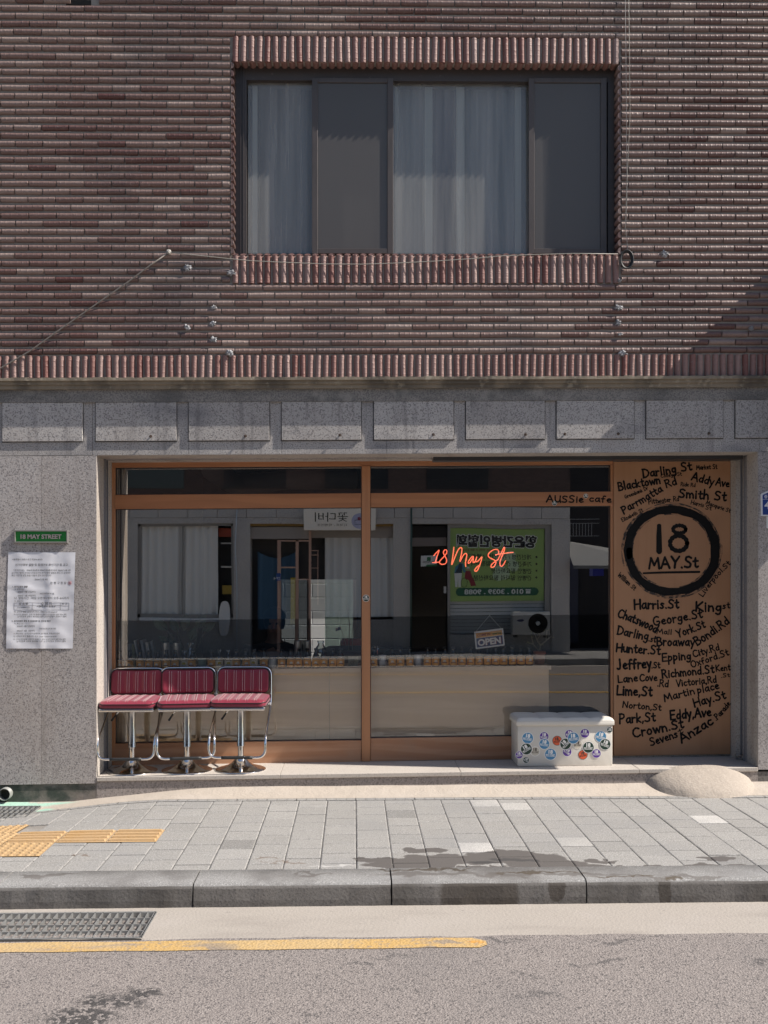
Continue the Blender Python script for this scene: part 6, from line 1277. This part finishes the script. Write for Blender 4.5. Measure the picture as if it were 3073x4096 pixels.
b.text('OPEN', SP(.105, .165, .0052), rt, up, L2 * .36, 2, .045, 'l', width=L1 * .80); b.text('OPEN', SP(.085, .175, .0056), rt, up, L2 * .36, 4, .045, 'l', width=L1 * .80)
b.build('print', [plain('amber print', (.85, .42, .09), .5), plain('navy print', (.035, .06, .19), .5), plain('red sign print', (.28, .02, .03), .5), plain('green sign print', (.05, .20, .06), .5), M_stw], hs)
hk = W(1958, 2462, .53); MB().tube([SP(.03, .95, .006), hk], .0011, 5).tube([SP(.95, .95, .006), hk], .0011, 5).tube([hk, hk + Vector((0, -.02, .004))], .004, 6).build('cord', plain('pale cord', (.5, .48, .42), .7), hs)
NEON = [[(148, 280), (205, 215), (252, 166), (238, 215), (205, 300), (180, 405)], [(125, 395), (180, 390), (240, 388)], [(385, 205), (376, 172), (345, 170), (322, 200), (322, 235), (350, 282), (376, 332), (380, 380), (350, 420), (300, 430), (258, 412), (246, 385), (280, 342), (332, 290), (375, 240), (385, 205)],
    [(505, 120), (498, 200), (480, 330), (462, 440), (480, 410), (530, 280), (580, 165), (622, 125), (650, 148), (640, 230), (605, 388), (625, 350), (670, 260), (708, 230), (735, 248), (725, 310), (706, 400), (714, 470)], [(850, 295), (832, 280), (790, 325), (755, 380), (752, 412), (785, 400), (822, 340), (850, 290), (840, 350), (836, 395), (860, 395), (885, 360), (905, 292)],
    [(905, 292), (886, 350), (888, 384), (918, 378), (962, 330), (1002, 284), (985, 350), (958, 440), (920, 530), (884, 555), (863, 528), (890, 488), (945, 440)], [(1280, 250), (1292, 192), (1250, 156), (1170, 180), (1106, 240), (1102, 290), (1150, 322), (1220, 350), (1246, 390), (1216, 458), (1172, 485), (1146, 460), (1172, 415), (1272, 345)],
    [(1272, 345), (1330, 240), (1368, 150), (1386, 118), (1396, 145), (1370, 230), (1330, 320), (1308, 380), (1308, 435), (1328, 465), (1362, 448), (1410, 358)], [(1225, 262), (1380, 232), (1545, 215)]]
b = MB(); sp = MB(); NP = lambda x, y: W(1700 + x / 4.368, 2160 + y / 4.368, .58)
for st in NEON: b.tube([NP(*p) for p in chaikin(st, 3)], .0043, 8)
r = empty('neon_sign', NP(700, 400), 'coral neon script reading 18 May St hanging behind the right pane', 'neon sign'); b.build('neon_tube', glow('coral neon', (1.0, .165, .085), 1.9), r)
for (x_, y_) in [(205, 215), (350, 282), (500, 180), (640, 230), (860, 395), (1150, 322), (1320, 300)]: p = NP(x_, y_); sp.tube([p, p + Vector((0, .02, 0))], .003, 6)
p0, p1 = NP(700, 230), NP(700, -40); sp.tube([p0 + Vector((0, .02, 0)), p1 + Vector((0, .02, 0))], .0012, 5); sp.build('support', plain('clear support', (.1, .1, .1), .4), r)
# ------------------------------------------------------------------ people and furniture in the cafe
def skin_fig(chains, radii, name, m, parent, root=0, sub=2):
    """chains: lists of joint indices; radii per joint -> one continuous surface"""
    me = bpy.data.meshes.new(name); pts = [p for p, r_ in radii]; me.from_pydata(pts, [e for c in chains for e in zip(c[:-1], c[1:])], []); o = bpy.data.objects.new(name, me); COL.objects.link(o)
    sk = o.modifiers.new('skin', 'SKIN'); sk.use_smooth_shade = True; su = o.modifiers.new('sub', 'SUBSURF'); su.levels = sub; su.render_levels = sub
    lay = me.skin_vertices[0].data if me.skin_vertices else None
    if lay is None:
        bm = bmesh.new(); bm.from_mesh(me); bm.verts.layers.skin.verify(); bm.to_mesh(me); bm.free(); lay = me.skin_vertices[0].data
    for i, (p, r_) in enumerate(radii): lay[i].radius = (r_, r_) if not isinstance(r_, tuple) else r_; lay[i].use_root = (i == root)
    dg = bpy.context.evaluated_depsgraph_get(); nm = bpy.data.meshes.new_from_object(o.evaluated_get(dg)); nm.materials.clear(); nm.materials.append(m)
    for p in nm.polygons: p.use_smooth = True
    bpy.data.objects.remove(o); q = bpy.data.objects.new(name, nm); COL.objects.link(q); q.parent = parent; return q
M_skin = plain('skin', (.24, .13, .085), .5); M_hair = plain('black hair', (.012, .010, .010), .5); M_jacket = plain('black jacket', (.014, .015, .019), .8); M_capm = plain('dark navy cap', (.012, .02, .032), .8)
hx_, hy_ = X(1097, 1.5), 1.5; zh = W(1097, 2492, 1.5).z
PE = empty('person', (hx_, hy_, .2), 'person in dark cap and black jacket seated behind the bottles', 'person'); H = zh - .2   # head centre above floor
J = [((0, .06, H - .72), .135), ((0, .06, H - .50), .13), ((0, .03, H - .30), .15), ((0, .01, H - .20), .085), ((0, -.005, H - .13), .055), ((0, -.012, H - .03), (.078, .09)), ((0, -.008, H + .07), (.074, .088)), ((0, 0, H + .115), .05),
     ((.225, .02, H - .25), .078), ((.30, -.06, H - .47), .06), ((.20, -.30, H - .50), .040), ((.13, -.42, H - .49), .030), ((-.225, .02, H - .25), .078), ((-.30, -.06, H - .47), .06), ((-.20, -.30, H - .50), .040), ((-.13, -.42, H - .49), .030),
     ((.10, .0, H - .74), .095), ((.13, -.40, H - .72), .07), ((.13, -.42, .08), .045), ((.13, -.52, .05), .04), ((-.10, .0, H - .74), .095), ((-.13, -.40, H - .72), .07), ((-.13, -.42, .08), .045), ((-.13, -.52, .05), .04)]
ch = [[0, 1, 2, 3, 4, 5, 6, 7], [2, 8, 9, 10, 11], [2, 12, 13, 14, 15], [0, 16, 17, 18, 19], [0, 20, 21, 22, 23]]
n0 = len(J)
for sgn, wi in ((1, 11), (-1, 15)):
    pw_ = Vector(J[wi][0]); palm = pw_ + Vector((-.02 * sgn, -.06, -.004)); J.append((tuple(palm), (.034, .014))); pi_ = len(J) - 1; ch.append([wi, pi_])
    for k, (dx, L) in enumerate([(-.030, .066), (-.010, .075), (.010, .070), (.028, .055)]):
        a = palm + Vector((dx, -.03, 0)); J.append((tuple(a), .0088)); J.append((tuple(a + Vector((dx * .2, -L * .5, .008))), .0082)); J.append((tuple(a + Vector((dx * .2, -L, -.006))), .007)); q_ = len(J) - 3; ch.append([pi_, q_, q_ + 1, q_ + 2])
    t0 = pw_ + Vector((-.045 * sgn, -.03, 0)); J.append((tuple(t0), .0105)); J.append((tuple(t0 + Vector((-.022 * sgn, -.03, -.004))), .009)); q_ = len(J) - 2; ch.append([wi, q_, q_ + 1])
body = skin_fig(ch, J, 'body', M_skin, PE)
JK = [(p, (r_ + .014 if not isinstance(r_, tuple) else r_)) for p, r_ in J[:n0]]; JK = [JK[i] for i in (0, 1, 2, 3, 8, 9, 10, 12, 13, 14)]; JK[3] = ((0, .012, H - .17), .085)
skin_fig([[0, 1, 2, 3], [2, 4, 5, 6], [2, 7, 8, 9]], JK, 'jacket', M_jacket, PE)
TR = [J[i] for i in (0, 16, 17, 18, 20, 21, 22)]; skin_fig([[0, 1, 2, 3], [0, 4, 5, 6]], [(p, r_ + .012) for p, r_ in TR], 'trousers', M_jacket, PE)
def ell(c, rx, ry, rz, m, name, cut=-1.0, n=20):
    b = MB(); s = 0
    for i in range(n + 1):
        f = max(cut, -1) ; ph = math.asin(f) + (math.pi / 2 - math.asin(f)) * i / n
        for k in range(24): t = k * .2618; b.v.append((c[0] + rx * math.cos(ph) * math.cos(t), c[1] + ry * math.cos(ph) * math.sin(t), c[2] + rz * math.sin(ph)))
    for i in range(n):
        for k in range(24): b.f.append([i * 24 + k, i * 24 + (k + 1) % 24, (i + 1) * 24 + (k + 1) % 24, (i + 1) * 24 + k]); b.m.append(0); b.t.append(.5); b.sm.append(True)
    return b.build(name, m, PE, local=True)
ell((0, .018, H + .01), .098, .104, .115, M_hair, 'hair', -.55); ell((0, .01, H + .045), .104, .112, .10, M_capm, 'cap', .0)
b = MB(); 
for k in range(13):
    a = math.pi + math.pi * k / 12; b.v += [(.09 * math.cos(a), .01 + .10 * math.sin(a), H + .055), (.085 * math.cos(a), -.0 + .175 * math.sin(a), H + .045)]
for k in range(12): b.f.append([2 * k, 2 * k + 2, 2 * k + 3, 2 * k + 1]); b.m.append(0); b.t.append(.5); b.sm.append(True)
b.build('cap_brim', M_capm, PE, local=True)
b = MB()
for s in (-1, 1): b.lathe((s * .031, -.094, H - .002), [(.0, -.006), (.009, -.004), (.011, 0)], 10, 0, axis='y')
b.build('eyes', plain('dark eyes', (.02, .015, .012), .2), PE, local=True); MB().tube([(0, -.092, H + .005), (0, -.108, H - .032), (0, -.096, H - .042)], [.007, .012, .009], 8).tube([(-.022, -.094, H - .068), (0, -.099, H - .066), (.022, -.094, H - .068)], .0045, 6).build('nose_and_mouth', plain('lips', (.30, .13, .10), .5), PE, local=True)
M_blk = plain('black chair', (.015, .015, .016), .35)
def chair(u, y, rz, label):
    x = X(u, y); r = empty('cafe_chair', (x, y, .2), label, 'chair', 'black chairs in the cafe'); r.rotation_euler = (0, 0, rz)
    MB().rbox(-.2, .2, -.2, .2, .43, .47, .015, 2).build('seat', M_blk, r, local=True)
    MB().prism([(px, .74 + pz) for px, pz in rrect(.21, .13, .07)], .19, .22).build('backrest', M_blk, r, local=True)
    for s in (-1, 1):
        MB().tube([(s * .18, -.18, .43), (s * .2, -.21, 0)], .011, 8).build('leg', M_chrome, r, local=True); MB().tube([(s * .18, .2, .75), (s * .18, .2, .43), (s * .2, .22, 0)], .011, 8).build('leg', M_chrome, r, local=True)
chair(1097, 1.62, 0, 'black chair under the seated person'); chair(1385, 2.0, math.pi, 'black chair with rounded back behind the grey planter'); chair(1620, 1.5, math.pi, 'black chair behind the right pane near the post')
x = X(1420, 3.2); TB = empty('round_table', (x, 3.2, .2), 'dark round topped table in the depth of the cafe', 'table'); MB().lathe((x, 3.2, .2), [(.0, .70), (.40, .70), (.41, .715), (.40, .73), (.0, .73)], 40).build('table_top', plain('dark table top', (.05, .035, .025), .4), TB); MB().lathe((x, 3.2, .2), [(.22, 0), (.22, .02), (.06, .04), (.05, .3), (.05, .68), (.2, .70)], 24).build('pedestal', plain('dark pedestal', (.06, .05, .045), .5), TB)
x = X(1405, 1.9); o = MB().rbox(x - .10, x + .16, 1.86, 1.93, 1.0, 1.13, .03, 2).build('cushion', plain('red orange cushion', (.5, .05, .02), .7)); o.rotation_euler = (0, 0, 0); tag(o, 'orange red cushion propped behind the grey planter', 'cushion')
# rear doorway: sunlit yard wall of white blocks
b = MB(); 
M_blkw = mat('white painted blocks', (.78, .78, .78), .8, layers=[dict(scale=3, lo=.5, hi=.7, col=(.6, .6, .6), fac=.4)])
for i in range(-4, 6):
    for j in range(-1, 9): x0 = i * .4 + (.2 if j % 2 else 0) - .8; b.rbox(x0, x0 + .39, 7.1, 7.3, j * .2 + .002, j * .2 + .192, .006, 1)
o = b.build('yard_wall', M_blkw); tag(o, 'white block yard wall seen through the rear doorway', 'wall')
DF = empty('rear_door', (rx0, 5.5, rz0), 'pale pink framed glass rear door of the cafe', 'door'); b = MB()
for u0, u1 in ((1112, 1126), (1180, 1194), (1228, 1243), (1412, 1425)): b.box(X(u0, 5.5), X(u1, 5.5), 5.47, 5.53, rz0, rz1)
b.build('frame', M_pink, DF); b = MB()
for u0, u1 in ((1126, 1180), (1194, 1228)): b.quad((X(u0, 5.5), 5.5, rz0), (X(u1, 5.5), 5.5, rz0), (X(u1, 5.5), 5.5, rz1), (X(u0, 5.5), 5.5, rz1))
b.build('pane', pane_mat('rear door glass', (.25, .28, .3), .06, wave=0), DF); b = MB().quad((X(1300, 5.5), 5.49, rz0), (X(1412, 5.5), 5.49, rz0), (X(1412, 5.5), 5.49, rz1), (X(1300, 5.5), 5.49, rz1)); b.build('frosted_pane', pane_mat('green frosted glass', (.40, .52, .46), .06, dirt=.35, dcol=(.3, .38, .34), wave=0), DF)
